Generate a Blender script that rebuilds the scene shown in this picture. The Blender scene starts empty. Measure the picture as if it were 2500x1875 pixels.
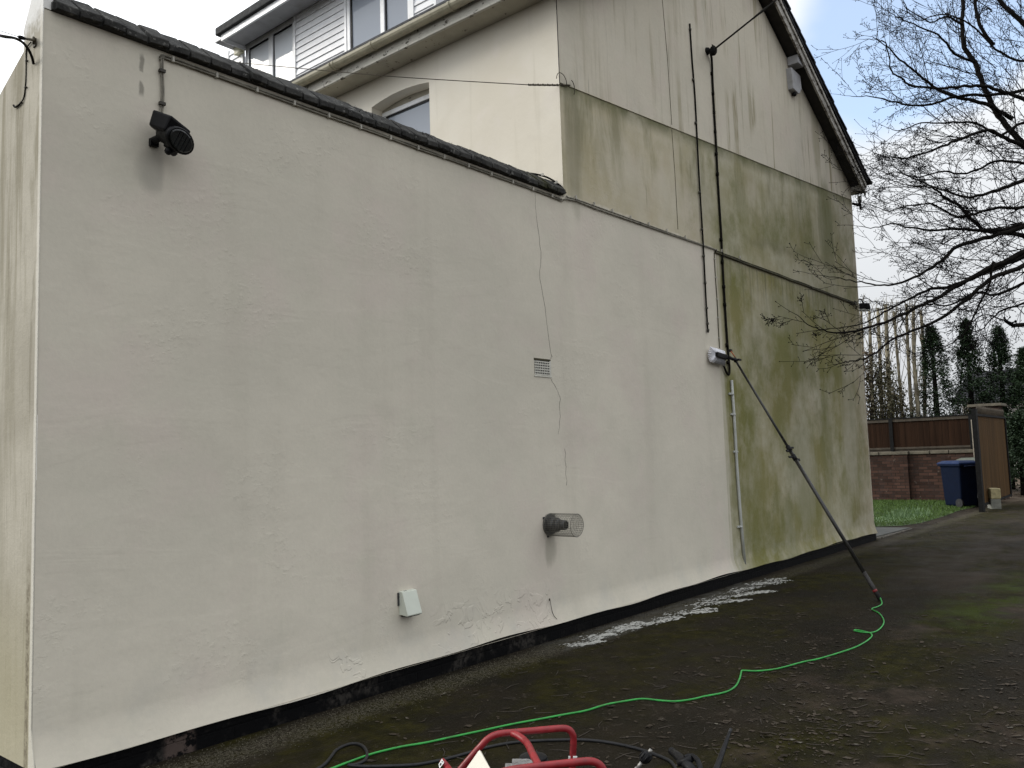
import bpy, math, random
from mathutils import Vector, Matrix
rnd = random.Random(7)
R = math.radians

# ------------------------------------------------------------------ scene, camera, light
sc = bpy.context.scene
col = sc.collection
YAW, PIT, ROL, FPX = R(50.240), R(5.014), R(-1.882), 2055.3
D = 4.2
CAM = Vector((0.0, -D, 1.4513))
fw = Vector((math.sin(YAW)*math.cos(PIT), math.cos(YAW)*math.cos(PIT), math.sin(PIT)))
rt = fw.cross(Vector((0, 0, 1))).normalized()
up = rt.cross(fw)
r2 = math.cos(ROL)*rt + math.sin(ROL)*up
u2 = -math.sin(ROL)*rt + math.cos(ROL)*up
cam = bpy.data.cameras.new('camera')
cam.sensor_width = 36.0
cam.lens = FPX/2500*36
cam.clip_start = 0.05
cam.clip_end = 900
camo = bpy.data.objects.new('camera', cam)
col.objects.link(camo)
camo.matrix_world = Matrix(((r2.x, u2.x, -fw.x, CAM.x), (r2.y, u2.y, -fw.y, CAM.y), (r2.z, u2.z, -fw.z, CAM.z), (0, 0, 0, 1)))
sc.camera = camo

SUN_EL, SUN_AZ = R(27), R(-27)                  # azimuth measured from +Y towards +X
world = bpy.data.worlds.new('World')
sc.world = world
world.use_nodes = True
wt = world.node_tree
for n in list(wt.nodes): wt.nodes.remove(n)
wo = wt.nodes.new('ShaderNodeOutputWorld')
bg = wt.nodes.new('ShaderNodeBackground')
sky = wt.nodes.new('ShaderNodeTexSky')
sky.sky_type = 'NISHITA'
sky.sun_disc = False
sky.sun_elevation = SUN_EL
sky.sun_rotation = SUN_AZ
sky.air_density = 1.0
sky.dust_density = 1.2
geo = wt.nodes.new('ShaderNodeTexCoord')
nz = wt.nodes.new('ShaderNodeTexNoise'); nz.inputs['Scale'].default_value = 3.0; nz.inputs['Detail'].default_value = 5.0; nz.inputs['Roughness'].default_value = 0.45
wmap = wt.nodes.new('ShaderNodeMapping'); wmap.inputs['Scale'].default_value = (1, 1, 1.6); wmap.inputs['Location'].default_value = (0.35, 0.2, 0.0)
dot = wt.nodes.new('ShaderNodeVectorMath'); dot.operation = 'DOT_PRODUCT'
dot.inputs[1].default_value = (math.sin(SUN_AZ), math.cos(SUN_AZ), 0.25)
glo = wt.nodes.new('ShaderNodeMapRange'); glo.inputs[1].default_value = 0.0; glo.inputs[2].default_value = 0.85; glo.inputs[3].default_value = 6.1; glo.inputs[4].default_value = 11.0
glo.interpolation_type = 'SMOOTHSTEP'
sep = wt.nodes.new('ShaderNodeSeparateXYZ')
hor = wt.nodes.new('ShaderNodeMapRange'); hor.inputs[1].default_value = 0.05; hor.inputs[2].default_value = 0.60; hor.inputs[3].default_value = 0.28; hor.inputs[4].default_value = 0.10
sunw = wt.nodes.new('ShaderNodeMapRange'); sunw.inputs[1].default_value = -0.1; sunw.inputs[2].default_value = 0.5; sunw.inputs[3].default_value = 0.0; sunw.inputs[4].default_value = 0.55
ad = wt.nodes.new('ShaderNodeMath'); ad.operation = 'ADD'
ad2 = wt.nodes.new('ShaderNodeMath'); ad2.operation = 'ADD'
cov = wt.nodes.new('ShaderNodeMapRange'); cov.inputs[1].default_value = 0.36; cov.inputs[2].default_value = 0.56; cov.inputs[3].default_value = 0.26; cov.interpolation_type = 'SMOOTHSTEP'
cl = wt.nodes.new('ShaderNodeVectorMath'); cl.operation = 'SCALE'
cl.inputs[0].default_value = (0.965, 0.995, 1.03)
mx = wt.nodes.new('ShaderNodeMix'); mx.data_type = 'RGBA'
L = wt.links.new
L(geo.outputs['Generated'], wmap.inputs['Vector']); L(wmap.outputs[0], nz.inputs['Vector'])
L(geo.outputs['Generated'], dot.inputs[0]); L(geo.outputs['Generated'], sep.inputs[0])
L(dot.outputs['Value'], glo.inputs[0]); L(dot.outputs['Value'], sunw.inputs[0]); L(sep.outputs['Z'], hor.inputs[0])
bdir = (r2*((2200-1250)/FPX) - u2*((40-937.5)/FPX) + fw).normalized()
brk = wt.nodes.new('ShaderNodeVectorMath'); brk.operation = 'DOT_PRODUCT'; brk.inputs[1].default_value = bdir
brm = wt.nodes.new('ShaderNodeMapRange'); brm.interpolation_type = 'SMOOTHSTEP'; brm.inputs[1].default_value = 0.984; brm.inputs[2].default_value = 0.999; brm.inputs[3].default_value = 0.0; brm.inputs[4].default_value = -0.36
ad3 = wt.nodes.new('ShaderNodeMath'); ad3.operation = 'ADD'
L(geo.outputs['Generated'], brk.inputs[0]); L(brk.outputs['Value'], brm.inputs[0]); L(ad2.outputs[0], ad3.inputs[0]); L(brm.outputs[0], ad3.inputs[1])
L(nz.outputs['Fac'], ad.inputs[0]); L(hor.outputs[0], ad.inputs[1]); L(ad.outputs[0], ad2.inputs[0]); L(sunw.outputs[0], ad2.inputs[1])
L(ad3.outputs[0], cov.inputs[0])
zen = wt.nodes.new('ShaderNodeMath'); zen.operation = 'MULTIPLY_ADD'; zen.inputs[1].default_value = 0.85; zen.inputs[2].default_value = 0.62   # overcast: brighter overhead
zmu = wt.nodes.new('ShaderNodeMath'); zmu.operation = 'MULTIPLY'
L(sep.outputs['Z'], zen.inputs[0]); L(zen.outputs[0], zmu.inputs[0]); L(glo.outputs[0], zmu.inputs[1]); L(zmu.outputs[0], cl.inputs['Scale'])
skm = wt.nodes.new('ShaderNodeVectorMath'); skm.operation = 'SCALE'; skm.inputs['Scale'].default_value = 1.9
L(sky.outputs[0], skm.inputs[0])
L(cov.outputs[0], mx.inputs['Factor']); L(skm.outputs[0], mx.inputs[6]); L(cl.outputs[0], mx.inputs[7])
L(mx.outputs[2], bg.inputs['Color']); bg.inputs['Strength'].default_value = 0.15
L(bg.outputs[0], wo.inputs[0])

sun = bpy.data.lights.new('sun', 'SUN')
sun.energy = 1.35
sun.angle = R(18)
sun.color = (1.0, 0.94, 0.84)
suno = bpy.data.objects.new('sun', sun)
col.objects.link(suno)
S = Vector((math.sin(SUN_AZ)*math.cos(SUN_EL), math.cos(SUN_AZ)*math.cos(SUN_EL), math.sin(SUN_EL)))
suno.rotation_euler = S.to_track_quat('Z', 'Y').to_euler()
sc.view_settings.view_transform = 'Standard'
sc.view_settings.look = 'None'
sc.view_settings.gamma = 1
sc.view_settings.exposure = 0.24

# ------------------------------------------------------------------ measuring the photograph
def ray(px, py):
    return r2*((px-1250)/FPX) - u2*((py-937.5)/FPX) + fw
def W(px, py, off=0.0):                        # on the gable wall, `off` metres in front of it
    d = ray(px, py); return CAM + d*((-off - CAM.y)/d.y)
def G(px, py, z=0.0):                          # on the ground
    d = ray(px, py); return CAM + d*((z - CAM.z)/d.z)
def PX(px, py, x):
    d = ray(px, py); return CAM + d*((x - CAM.x)/d.x)
def PY(px, py, y):
    return W(px, py, -y)
def AT(px, py, depth):
    return CAM + ray(px, py)*depth
def V(*a): return Vector(a)

# ------------------------------------------------------------------ mesh helpers
ORG = {}
class MB:
    def __init__(s): s.v = []; s.f = []; s.sm = []
    def add(s, vs, fs, smooth=False):
        b = len(s.v); s.v += [Vector(v) for v in vs]
        s.f += [tuple(b+i for i in f) for f in fs]; s.sm += [smooth]*len(fs)
        return s
    def box(s, x0, x1, y0, y1, z0, z1):
        return s.add([(x0,y0,z0),(x1,y0,z0),(x1,y1,z0),(x0,y1,z0),(x0,y0,z1),(x1,y0,z1),(x1,y1,z1),(x0,y1,z1)],
                     [(0,3,2,1),(4,5,6,7),(0,1,5,4),(1,2,6,5),(2,3,7,6),(3,0,4,7)])
    def obox(s, c, ax, h, taper=1.0):
        a, b, d = ax; vs = []
        for k in (-1, 1):
            t = taper if k > 0 else 1.0
            for i, j in ((-1,-1),(1,-1),(1,1),(-1,1)):
                vs.append(c + a*(h[0]*i*t) + b*(h[1]*j*t) + d*(h[2]*k))
        return s.add(vs, [(0,3,2,1),(4,5,6,7),(0,1,5,4),(1,2,6,5),(2,3,7,6),(3,0,4,7)])
    def poly(s, pts): return s.add(pts, [tuple(range(len(pts)))])
    def prism(s, pts, ext):
        n = len(pts); ext = Vector(ext); p = [Vector(q) for q in pts]
        return s.add(p + [q+ext for q in p], [tuple(range(n-1,-1,-1)), tuple(range(n, 2*n))] + [(i, (i+1)%n, n+(i+1)%n, n+i) for i in range(n)])
    def tube(s, pts, r, n=8, cap=True, closed=False, flat=1.0):
        pts = [Vector(p) for p in pts]; m = len(pts)
        rr = r if isinstance(r, (list, tuple)) else [r]*m
        t = (pts[1]-pts[0]).normalized()
        a = t.cross(V(0,0,1))
        if a.length < 1e-3: a = t.cross(V(1,0,0))
        a.normalize(); vs = []
        for i, p in enumerate(pts):
            if closed: t = (pts[(i+1)%m]-pts[i-1])
            else: t = pts[min(i+1,m-1)]-pts[max(i-1,0)]
            if t.length < 1e-9: t = V(0,0,1)
            t.normalize(); a = a - t*a.dot(t)
            if a.length < 1e-6: a = t.cross(V(0.3,0.5,0.8))
            a.normalize(); b = t.cross(a)
            for k in range(n):
                q = 2*math.pi*k/n
                vs.append(p + a*(math.cos(q)*rr[i]) + b*(math.sin(q)*rr[i]*flat))
        fs = []
        for i in range(m if closed else m-1):
            j = (i+1) % m
            for k in range(n): fs.append((i*n+k, i*n+(k+1)%n, j*n+(k+1)%n, j*n+k))
        s.add(vs, fs, True)
        if cap and not closed:
            b = len(s.v)-len(vs)
            s.f += [tuple(b+k for k in range(n-1,-1,-1)), tuple(b+(m-1)*n+k for k in range(n))]; s.sm += [False, False]
        return s
    def cyl(s, a, b, r0, r1=None, n=14): return s.tube([a, b], [r0, r0 if r1 is None else r1], n)
    def ball(s, c, r, seg=10, sq=(1,1,1), ax=None):
        c = Vector(c); vs = []; fs = []; rings = seg//2+1
        ax = ax or (V(1,0,0), V(0,1,0), V(0,0,1))
        for i in range(rings+1):
            t = math.pi*i/rings
            for k in range(seg):
                p = 2*math.pi*k/seg
                vs.append(c + ax[0]*(r*sq[0]*math.sin(t)*math.cos(p)) + ax[1]*(r*sq[1]*math.sin(t)*math.sin(p)) + ax[2]*(r*sq[2]*math.cos(t)))
        for i in range(rings):
            for k in range(seg): fs.append((i*seg+k, (i+1)*seg+k, (i+1)*seg+(k+1)%seg, i*seg+(k+1)%seg))
        return s.add(vs, fs, True)
    def build(s, name, mat, parent=None, bevel=0.0, base=None):
        me = bpy.data.meshes.new(name)
        if parent is not None: o0 = ORG[parent]
        elif base is not None: o0 = Vector(base)
        else:
            xs = [v.x for v in s.v]; ys = [v.y for v in s.v]; zs = [v.z for v in s.v]
            o0 = V((min(xs)+max(xs))/2, (min(ys)+max(ys))/2, min(zs))
        me.from_pydata([tuple(v-o0) for v in s.v], [], s.f)
        me.polygons.foreach_set('use_smooth', s.sm)
        me.materials.append(mat)
        me.validate(); me.update()
        o = bpy.data.objects.new(name, me); col.objects.link(o)
        if parent is not None: o.parent = parent
        else: o.location = o0
        ORG[o] = o0
        if bevel:
            b = o.modifiers.new('bevel', 'BEVEL'); b.width = bevel; b.segments = 2; b.limit_method = 'ANGLE'; b.angle_limit = R(40)
        return o
def thing(name, loc, label, cat, group=None):
    o = bpy.data.objects.new(name, None); col.objects.link(o)
    o.location = loc; o.empty_display_size = 0.1; ORG[o] = Vector(loc)
    return tag(o, label, cat, group)
def tag(o, label=None, cat=None, group=None, kind=None):
    if label: o['label'] = label
    if cat: o['category'] = cat
    if group: o['group'] = group
    if kind: o['kind'] = kind
    return o
def smooth_path(pts, k=4):                     # Catmull-Rom
    pts = [Vector(p) for p in pts]; out = []
    for i in range(len(pts)-1):
        p0 = pts[max(i-1,0)]; p1 = pts[i]; p2 = pts[i+1]; p3 = pts[min(i+2,len(pts)-1)]
        for j in range(k):
            t = j/k
            out.append(0.5*((2*p1)+(p2-p0)*t+(2*p0-5*p1+4*p2-p3)*t*t+(3*p1-p0-3*p2+p3)*t**3))
    return out+[pts[-1]]

# ------------------------------------------------------------------ material helpers
class NT:
    def __init__(s, name):
        s.m = bpy.data.materials.new(name); s.m.use_nodes = True; s.t = s.m.node_tree
        s.b = s.t.nodes['Principled BSDF']
        s.pos = s.t.nodes.new('ShaderNodeNewGeometry').outputs['Position']
        sp = s.t.nodes.new('ShaderNodeSeparateXYZ'); s.t.links.new(s.pos, sp.inputs[0])
        s.x, s.y, s.z = sp.outputs
    def put(s, sock, v):
        if isinstance(v, bpy.types.NodeSocket): s.t.links.new(v, sock)
        elif v is not None:
            if sock.type == 'RGBA' and len(v) == 3: v = (*v, 1)
            sock.default_value = v
    def math(s, op, a, b=0.0, c=None):
        n = s.t.nodes.new('ShaderNodeMath'); n.operation = op
        s.put(n.inputs[0], a); s.put(n.inputs[1], b)
        if c is not None: s.put(n.inputs[2], c)
        return n.outputs[0]
    def add(s, a, b): return s.math('ADD', a, b)
    def mul(s, a, b): return s.math('MULTIPLY', a, b)
    def mx(s, a, b): return s.math('MAXIMUM', a, b)
    def mn(s, a, b): return s.math('MINIMUM', a, b)
    def inv(s, a): return s.math('SUBTRACT', 1.0, a)
    def step(s, v, a, b, lo=0.0, hi=1.0):
        n = s.t.nodes.new('ShaderNodeMapRange'); n.interpolation_type = 'SMOOTHSTEP'
        for i, q in enumerate((v, a, b, lo, hi)): s.put(n.inputs[i], q)
        return n.outputs[0]
    def band(s, v, a, b, w):                   # 1 between a and b, soft over w
        return s.mul(s.step(v, a-w, a+w), s.inv(s.step(v, b-w, b+w)))
    def mix(s, f, a, b, mode='MIX'):
        n = s.t.nodes.new('ShaderNodeMix'); n.data_type = 'RGBA'; n.blend_type = mode
        s.put(n.inputs[0], f); s.put(n.inputs[6], a); s.put(n.inputs[7], b)
        return n.outputs[2]
    def vec(s, sx=1, sy=1, sz=1, ox=0, oy=0, oz=0):
        n = s.t.nodes.new('ShaderNodeMapping'); s.t.links.new(s.pos, n.inputs[0])
        n.inputs['Scale'].default_value = (sx, sy, sz); n.inputs['Location'].default_value = (ox, oy, oz)
        return n.outputs[0]
    def noise(s, sc=1.0, det=3.0, ro=0.5, v=None, dist=0.0):
        n = s.t.nodes.new('ShaderNodeTexNoise')
        s.t.links.new(v or s.pos, n.inputs['Vector'])
        n.inputs['Scale'].default_value = sc; n.inputs['Detail'].default_value = det
        n.inputs['Roughness'].default_value = ro; n.inputs['Distortion'].default_value = dist
        return n.outputs['Fac']
    def voro(s, sc=1.0, v=None, feat='F1', out='Distance'):
        n = s.t.nodes.new('ShaderNodeTexVoronoi'); n.feature = feat
        s.t.links.new(v or s.pos, n.inputs['Vector']); n.inputs['Scale'].default_value = sc
        return n.outputs[out]
    def bump(s, h, dist=0.01, st=1.0, prev=None):
        n = s.t.nodes.new('ShaderNodeBump'); s.put(n.inputs['Height'], h)
        n.inputs['Distance'].default_value = dist; n.inputs['Strength'].default_value = st
        if prev is not None: s.t.links.new(prev, n.inputs['Normal'])
        return n.outputs[0]
    def done(s, colr, rough=0.7, nrm=None, metal=0.0, spec=0.4):
        s.put(s.b.inputs['Base Color'], colr); s.put(s.b.inputs['Roughness'], rough)
        s.b.inputs['Metallic'].default_value = metal
        s.b.inputs['Specular IOR Level'].default_value = spec
        if nrm is not None: s.t.links.new(nrm, s.b.inputs['Normal'])
        return s.m
def plain(name, c, rough=0.6, var=0.25, sc=12.0, bmp=0.0, metal=0.0, spec=0.4, dirt=None):
    t = NT(name); n = t.noise(sc, 4, 0.6)
    lo = tuple(q*(1-var) for q in c); hi = tuple(min(1, q*(1+var)) for q in c)
    k = t.mix(t.step(n, 0.3, 0.7), lo, hi)
    if dirt is not None:
        k = t.mix(t.step(t.noise(sc*0.35, 6, 0.7), 0.5, 0.72), k, dirt)
    nr = t.bump(n, bmp) if bmp else None
    return t.done(k, t.step(t.noise(sc*2, 2), 0.2, 0.8, max(0.02, rough-0.12), min(1, rough+0.12)), nr, metal, spec)

CREAM = (0.60, 0.575, 0.505)
def wall_material(name='wall_render'):
    t = NT(name)
    x, z = t.x, t.z
    big = t.noise(0.55, 4, 0.55); mid = t.noise(2.3, 5, 0.6); fine = t.noise(38, 3, 0.6)
    base = t.mix(t.step(big, 0.35, 0.68), (0.585, 0.545, 0.455), (0.655, 0.605, 0.505))
    base = t.mix(t.mul(t.step(t.noise(1.3, 4, 0.6, t.vec(ox=9)), 0.48, 0.68), 0.55), base, (0.615, 0.535, 0.47))
    base = t.mix(t.mul(t.step(t.noise(4.5, 5, 0.65, t.vec(ox=13)), 0.50, 0.72), 0.30), base, (0.545, 0.525, 0.425))
    base = t.mix(t.mul(t.step(mid, 0.5, 0.8), 0.35), base, (0.49, 0.455, 0.375))
    drip = t.noise(1.0, 4, 0.6, t.vec(3.2, 1, 0.22))
    base = t.mix(t.mul(t.step(drip, 0.52, 0.72), 0.16), base, (0.435, 0.40, 0.325))
    # --- algae: everything not yet washed
    st1 = t.noise(1.0, 5, 0.65, t.vec(2.6, 1, 0.6, oz=3), dist=0.4); st2 = t.noise(1.0, 4, 0.6, t.vec(15, 1, 0.6, ox=4)); st3 = t.noise(1.0, 3, 0.6, t.vec(45, 1, 0.9))
    edge = t.add(x, t.add(t.mul(t.math('SUBTRACT', st3, 0.5), 0.28), t.mul(t.math('SUBTRACT', st2, 0.5), 0.22)))
    washed = t.step(edge, 8.66, 8.86)
    score = t.math('SUBTRACT', z, t.math('MULTIPLY_ADD', x, 0.0838, 4.246))         # height above the render joint
    above = t.mul(t.step(t.add(z, t.mul(t.math('SUBTRACT', t.noise(6, 4), 0.5), 0.10)), 3.715, 3.76), t.step(x, 5.82, 5.84))
    dirty = t.mx(washed, above)
    top = t.step(score, -0.01, 0.01)
    low = t.inv(t.step(z, 3.62, 3.70))
    patch = t.noise(0.9, 6, 0.68, t.vec(1.1, 1, 0.95, ox=2.3))
    amt = t.add(t.mul(top, 0.24), t.mul(t.inv(top), t.add(0.66, t.mul(low, 0.20))))
    amt = t.mul(amt, t.step(patch, 0.30, 0.68, 0.52, 1.30))
    amt = t.mul(amt, t.step(st1, 0.3, 0.7, 0.86, 1.12))
    amt = t.mul(amt, t.step(x, 5.8, 8.6, 0.95, 1.0))
    olive = t.mix(t.step(t.noise(1.1, 3, 0.5, t.vec(ox=5)), 0.35, 0.65), (0.172, 0.166, 0.048), (0.225, 0.203, 0.076))
    olive = t.mix(t.mul(t.inv(low), t.step(x, 7.4, 9.2, 0.9, 0.0)), olive, (0.45, 0.385, 0.235))
    olive = t.mix(t.step(x, 12.4, 13.6, 0, 0.55), olive, (0.27, 0.22, 0.145))
    grey = t.mix(top, olive, (0.50, 0.44, 0.32))
    c = t.mix(t.mn(t.mul(dirty, amt), 1.0), base, grey)
    greens = t.step(t.noise(1.1, 6, 0.7, t.vec(1, 1, 0.8, ox=1.7)), 0.48, 0.66)
    c = t.mix(t.mul(t.mul(dirty, t.inv(top)), t.mul(t.step(x, 7.0, 9.3, 0.25, 0.65), greens)), c, (0.135, 0.138, 0.036))
    pale = t.step(t.noise(1.0, 4, 0.6, t.vec(1.1, 1, 0.8, ox=7)), 0.54, 0.75)
    c = t.mix(t.mul(t.mul(dirty, pale), 0.25), c, (0.45, 0.44, 0.37))
    runs_t = t.mul(t.step(t.noise(1.0, 5, 0.7, t.vec(7, 1, 0.35, ox=21), dist=0.4), 0.48, 0.66), t.step(t.noise(1.1, 3, 0.5, t.vec(ox=31)), 0.38, 0.6))
    c = t.mix(t.mul(t.mul(dirty, top), t.mul(runs_t, t.step(x, 7.6, 9.2, 0.45, 0.80))), c, (0.23, 0.195, 0.10))
    # runs below the joint and below the cable
    def runs(h, length, strength, sg):
        m = t.mul(t.step(h, -length, -0.02), t.inv(t.step(h, -0.01, 0.0)))
        return t.mul(t.mul(m, t.step(sg, 0.46, 0.66)), strength)
    c = t.mix(t.mul(runs(score, 1.1, 0.65, st1), dirty), c, (0.15, 0.145, 0.065))
    ledge = t.mul(t.mul(t.step(score, -0.17, -0.005), t.inv(t.step(score, -0.002, 0.0))), dirty)
    c = t.mix(t.mul(ledge, t.step(t.noise(2.2, 5, 0.7), 0.35, 0.6, 0.35, 0.85)), c, (0.10, 0.105, 0.04))
    hc = t.math('SUBTRACT', z, 3.67)
    c = t.mix(t.mul(runs(hc, 0.75, 0.75, st2), t.step(x, 8.6, 9.3)), c, (0.14, 0.135, 0.07))
    hairs = t.mul(t.step(st2, 0.6, 0.7), t.step(st1, 0.45, 0.6))
    c = t.mix(t.mul(t.mul(dirty, hairs), t.add(0.12, t.mul(t.inv(low), 0.33))), c, (0.14, 0.13, 0.075))
    # the two long dark runs near the front corner, and the tide line above the cable
    def blob(cx, cz, wx, wz, s, colr, c):
        dx = t.math('DIVIDE', t.math('SUBTRACT', t.add(x, t.mul(t.math('SUBTRACT', st2, 0.5), wx*1.2)), cx), wx)
        dz = t.math('DIVIDE', t.math('SUBTRACT', t.add(z, t.mul(t.math('SUBTRACT', mid, 0.5), wz*0.8)), cz), wz)
        d = t.add(t.mul(dx, dx), t.mul(dz, dz))
        return t.mix(t.mul(t.inv(t.step(d, 0.1, 1.0)), s), c, colr)
    c = blob(12.45, 4.75, 0.42, 0.85, 0.62, (0.11, 0.115, 0.035), c)
    c = blob(12.55, 4.3, 0.30, 1.4, 0.30, (0.14, 0.14, 0.06), c)
    c = blob(12.25, 6.0, 0.20, 0.75, 0.45, (0.22, 0.20, 0.10), c)
    c = blob(11.9, 1.5, 0.30, 1.0, 0.40, (0.15, 0.155, 0.06), c)
    c = blob(10.5, 2.9, 0.5, 0.7, 0.35, (0.17, 0.18, 0.05), c)
    c = blob(9.4, 0.9, 0.5, 0.6, 0.35, (0.17, 0.165, 0.06), c)
    c = blob(8.94, 3.1, 0.10, 0.9, 0.5, (0.16, 0.15, 0.05), c)
    c = blob(6.02, 4.2, 0.16, 0.75, 0.45, (0.17, 0.16, 0.10), c)
    c = blob(8.75, 6.5, 0.07, 0.55, 0.5, (0.60, 0.56, 0.47), c)
    c = blob(11.0, 1.1, 0.55, 0.9, 0.45, (0.37, 0.355, 0.27), c)
    c = blob(12.9, 1.7, 0.45, 1.2, 0.45, (0.37, 0.35, 0.275), c)
    c = blob(10.6, 3.2, 0.8, 0.35, 0.30, (0.38, 0.36, 0.28), c)
    tide = t.math('SUBTRACT', z, t.math('MULTIPLY_ADD', x, 0.045, 3.60))
    tn = t.add(tide, t.mul(t.math('SUBTRACT', t.noise(1.7, 5, 0.6), 0.5), 0.35))
    c = t.mix(t.mul(t.mul(t.band(tn, -0.05, 0.05, 0.05), t.step(x, 9.2, 10.0)), 0.42), c, (0.13, 0.125, 0.055))
    # splash dirt and chipped patches at the foot
    foot = t.mul(t.inv(t.step(z, 0.16, 0.62)), t.step(t.noise(3.0, 5, 0.65), 0.45, 0.68))
    c = t.mix(t.mul(foot, 0.3), c, (0.42, 0.42, 0.39))
    # old paint scar beside the lamp cable
    sc_ = t.mul(t.mul(t.band(t.add(x, t.mul(t.math('SUBTRACT', t.noise(14, 3), 0.5), 0.03)), 2.062, 2.085, 0.006), t.band(z, 3.42, 3.64, 0.02)), t.step(t.noise(9, 3, 0.6), 0.40, 0.50))
    c = t.mix(t.mul(sc_, 0.8), c, (0.22, 0.205, 0.17))
    # soft shade below the lamp and the flue, painted into the render colour
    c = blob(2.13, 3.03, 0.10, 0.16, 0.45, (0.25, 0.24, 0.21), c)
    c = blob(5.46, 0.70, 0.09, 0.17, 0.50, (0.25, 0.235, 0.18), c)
    c = t.mix(t.step(fine, 0.25, 0.8, 0.0, 0.12), c, (0.36, 0.34, 0.29))
    pits = t.mul(t.step(t.noise(55, 3, 0.6), 0.66, 0.72), t.step(mid, 0.45, 0.6))
    c = t.mix(t.mul(pits, 0.35), c, (0.30, 0.28, 0.23))
    # relief
    scars = t.mul(t.step(t.noise(1.6, 3, 0.5, t.vec(oy=3)), 0.53, 0.66), t.step(t.noise(22, 4, 0.65), 0.48, 0.70))
    h = t.add(t.mul(t.noise(1.6, 3, 0.5), 0.8), t.add(t.mul(t.noise(9, 4, 0.6), 0.07), t.add(t.mul(scars, 0.065), t.mul(fine, 0.038))))
    tr = t.noise(1.0, 4, 0.6, t.vec(1.3, 1, 9))
    arcs = t.noise(1.0, 3, 0.55, t.vec(0.9, 1, 3.2, oz=5), dist=1.2)
    h = t.add(h, t.add(t.mul(tr, 0.035), t.mul(t.step(arcs, 0.44, 0.56), 0.022)))
    blis = t.mul(t.inv(t.step(z, 0.25, 0.75)), t.step(t.noise(6, 3, 0.5, dist=1.2), 0.52, 0.60))
    loc = t.mx(t.mul(t.band(x, 4.15, 5.45, 0.1), t.inv(t.step(z, 0.34, 0.52))), t.mul(t.band(x, 3.22, 3.50, 0.05), t.inv(t.step(z, 0.26, 0.34))))
    blis = t.mul(loc, t.step(t.noise(7, 3, 0.5, dist=1.4), 0.50, 0.56))
    h = t.add(h, t.mul(blis, 0.16))
    return t.done(c, 0.88, t.bump(h, 0.022, 0.9), spec=0.25)

def end_wall_material():
    t = NT('end_wall_render'); z = t.z; y = t.y
    st = t.noise(1.0, 5, 0.7, t.vec(1, 9, 0.9), dist=0.6); st2 = t.noise(1.0, 5, 0.7, t.vec(1, 24, 2.2, oz=2), dist=0.4)
    c = t.mix(t.step(t.noise(1.4, 5, 0.6), 0.35, 0.7), (0.47, 0.435, 0.355), (0.35, 0.32, 0.255))
    c = t.mix(t.mul(t.step(st, 0.42, 0.60), t.step(z, 1.2, 3.2, 0.30, 0.80)), c, (0.24, 0.215, 0.15))
    c = t.mix(t.mul(t.step(st2, 0.56, 0.68), 0.5), c, (0.20, 0.18, 0.13))
    c = t.mix(t.mul(t.inv(t.step(z, 0.3, 1.2)), 0.55), c, (0.42, 0.38, 0.24))
    near = t.mul(t.band(y, 0.035, 0.075, 0.012), t.inv(t.step(z, 0.8, 1.3)))
    c = t.mix(t.mul(near, t.step(t.noise(30, 4, 0.7), 0.4, 0.6, 0.3, 0.9)), c, (0.17, 0.145, 0.10))
    bead = t.inv(t.step(t.add(y, t.mul(t.math('SUBTRACT', t.noise(9, 3), 0.5), 0.012)), 0.022, 0.030))
    c = t.mix(t.mul(bead, 0.75), c, (0.66, 0.63, 0.55))
    white = t.mul(t.step(t.add(z, t.mul(t.noise(20, 4, 0.7), 0.25)), 3.70, 3.86), 0.9)
    c = t.mix(white, c, (0.80, 0.79, 0.76))
    h = t.add(t.mul(t.noise(3, 3), 0.6), t.mul(t.noise(50, 3, 0.7), 0.12))
    return t.done(c, 0.9, t.bump(h, 0.015), spec=0.2)

def rear_wall_material():
    t = NT('rear_wall_render')
    c = t.mix(t.step(t.noise(1.1, 4), 0.35, 0.7), (0.66, 0.61, 0.51), (0.71, 0.67, 0.58))
    c = t.mix(t.mul(t.step(t.noise(3.3, 5, 0.6), 0.52, 0.72), 0.35), c, (0.72, 0.66, 0.60))
    c = t.mix(t.mul(t.step(t.noise(1, 4, 0.6, t.vec(1, 9, 0.6)), 0.56, 0.75), 0.25), c, (0.45, 0.41, 0.31))
    h = t.add(t.mul(t.noise(2.5, 3), 0.8), t.mul(t.noise(40, 3, 0.6), 0.06))
    return t.done(c, 0.88, t.bump(h, 0.015), spec=0.2)

def plinth_material():
    t = NT('plinth_bitumen')
    bk = t.t.nodes.new('ShaderNodeTexBrick')
    cm = t.t.nodes.new('ShaderNodeCombineXYZ'); t.put(cm.inputs[0], t.x); t.put(cm.inputs[1], t.add(t.z, 0.01)); t.t.links.new(cm.outputs[0], bk.inputs['Vector'])
    bk.inputs['Scale'].default_value = 1.0; bk.inputs['Brick Width'].default_value = 0.225; bk.inputs['Row Height'].default_value = 0.078
    bk.inputs['Mortar Size'].default_value = 0.006; bk.inputs['Mortar Smooth'].default_value = 0.4
    worn = t.mul(t.step(t.noise(2.6, 5, 0.7), 0.47, 0.62), t.inv(t.step(t.x, 5.0, 6.2)))
    c = t.mix(t.mul(worn, t.step(t.noise(30, 3, 0.7), 0.35, 0.6)), (0.0035, 0.0035, 0.004), (0.040, 0.036, 0.032))
    red = t.mul(t.band(t.x, 2.20, 2.36, 0.02), t.step(t.noise(16, 4, 0.7), 0.4, 0.5))
    c = t.mix(t.mul(red, 0.8), c, (0.10, 0.075, 0.065))
    h = t.add(t.mul(t.inv(bk.outputs['Fac']), 0.5), t.mul(t.noise(25, 4, 0.7), 0.4))
    return t.done(c, 0.6, t.bump(h, 0.014), spec=0.08)

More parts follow.
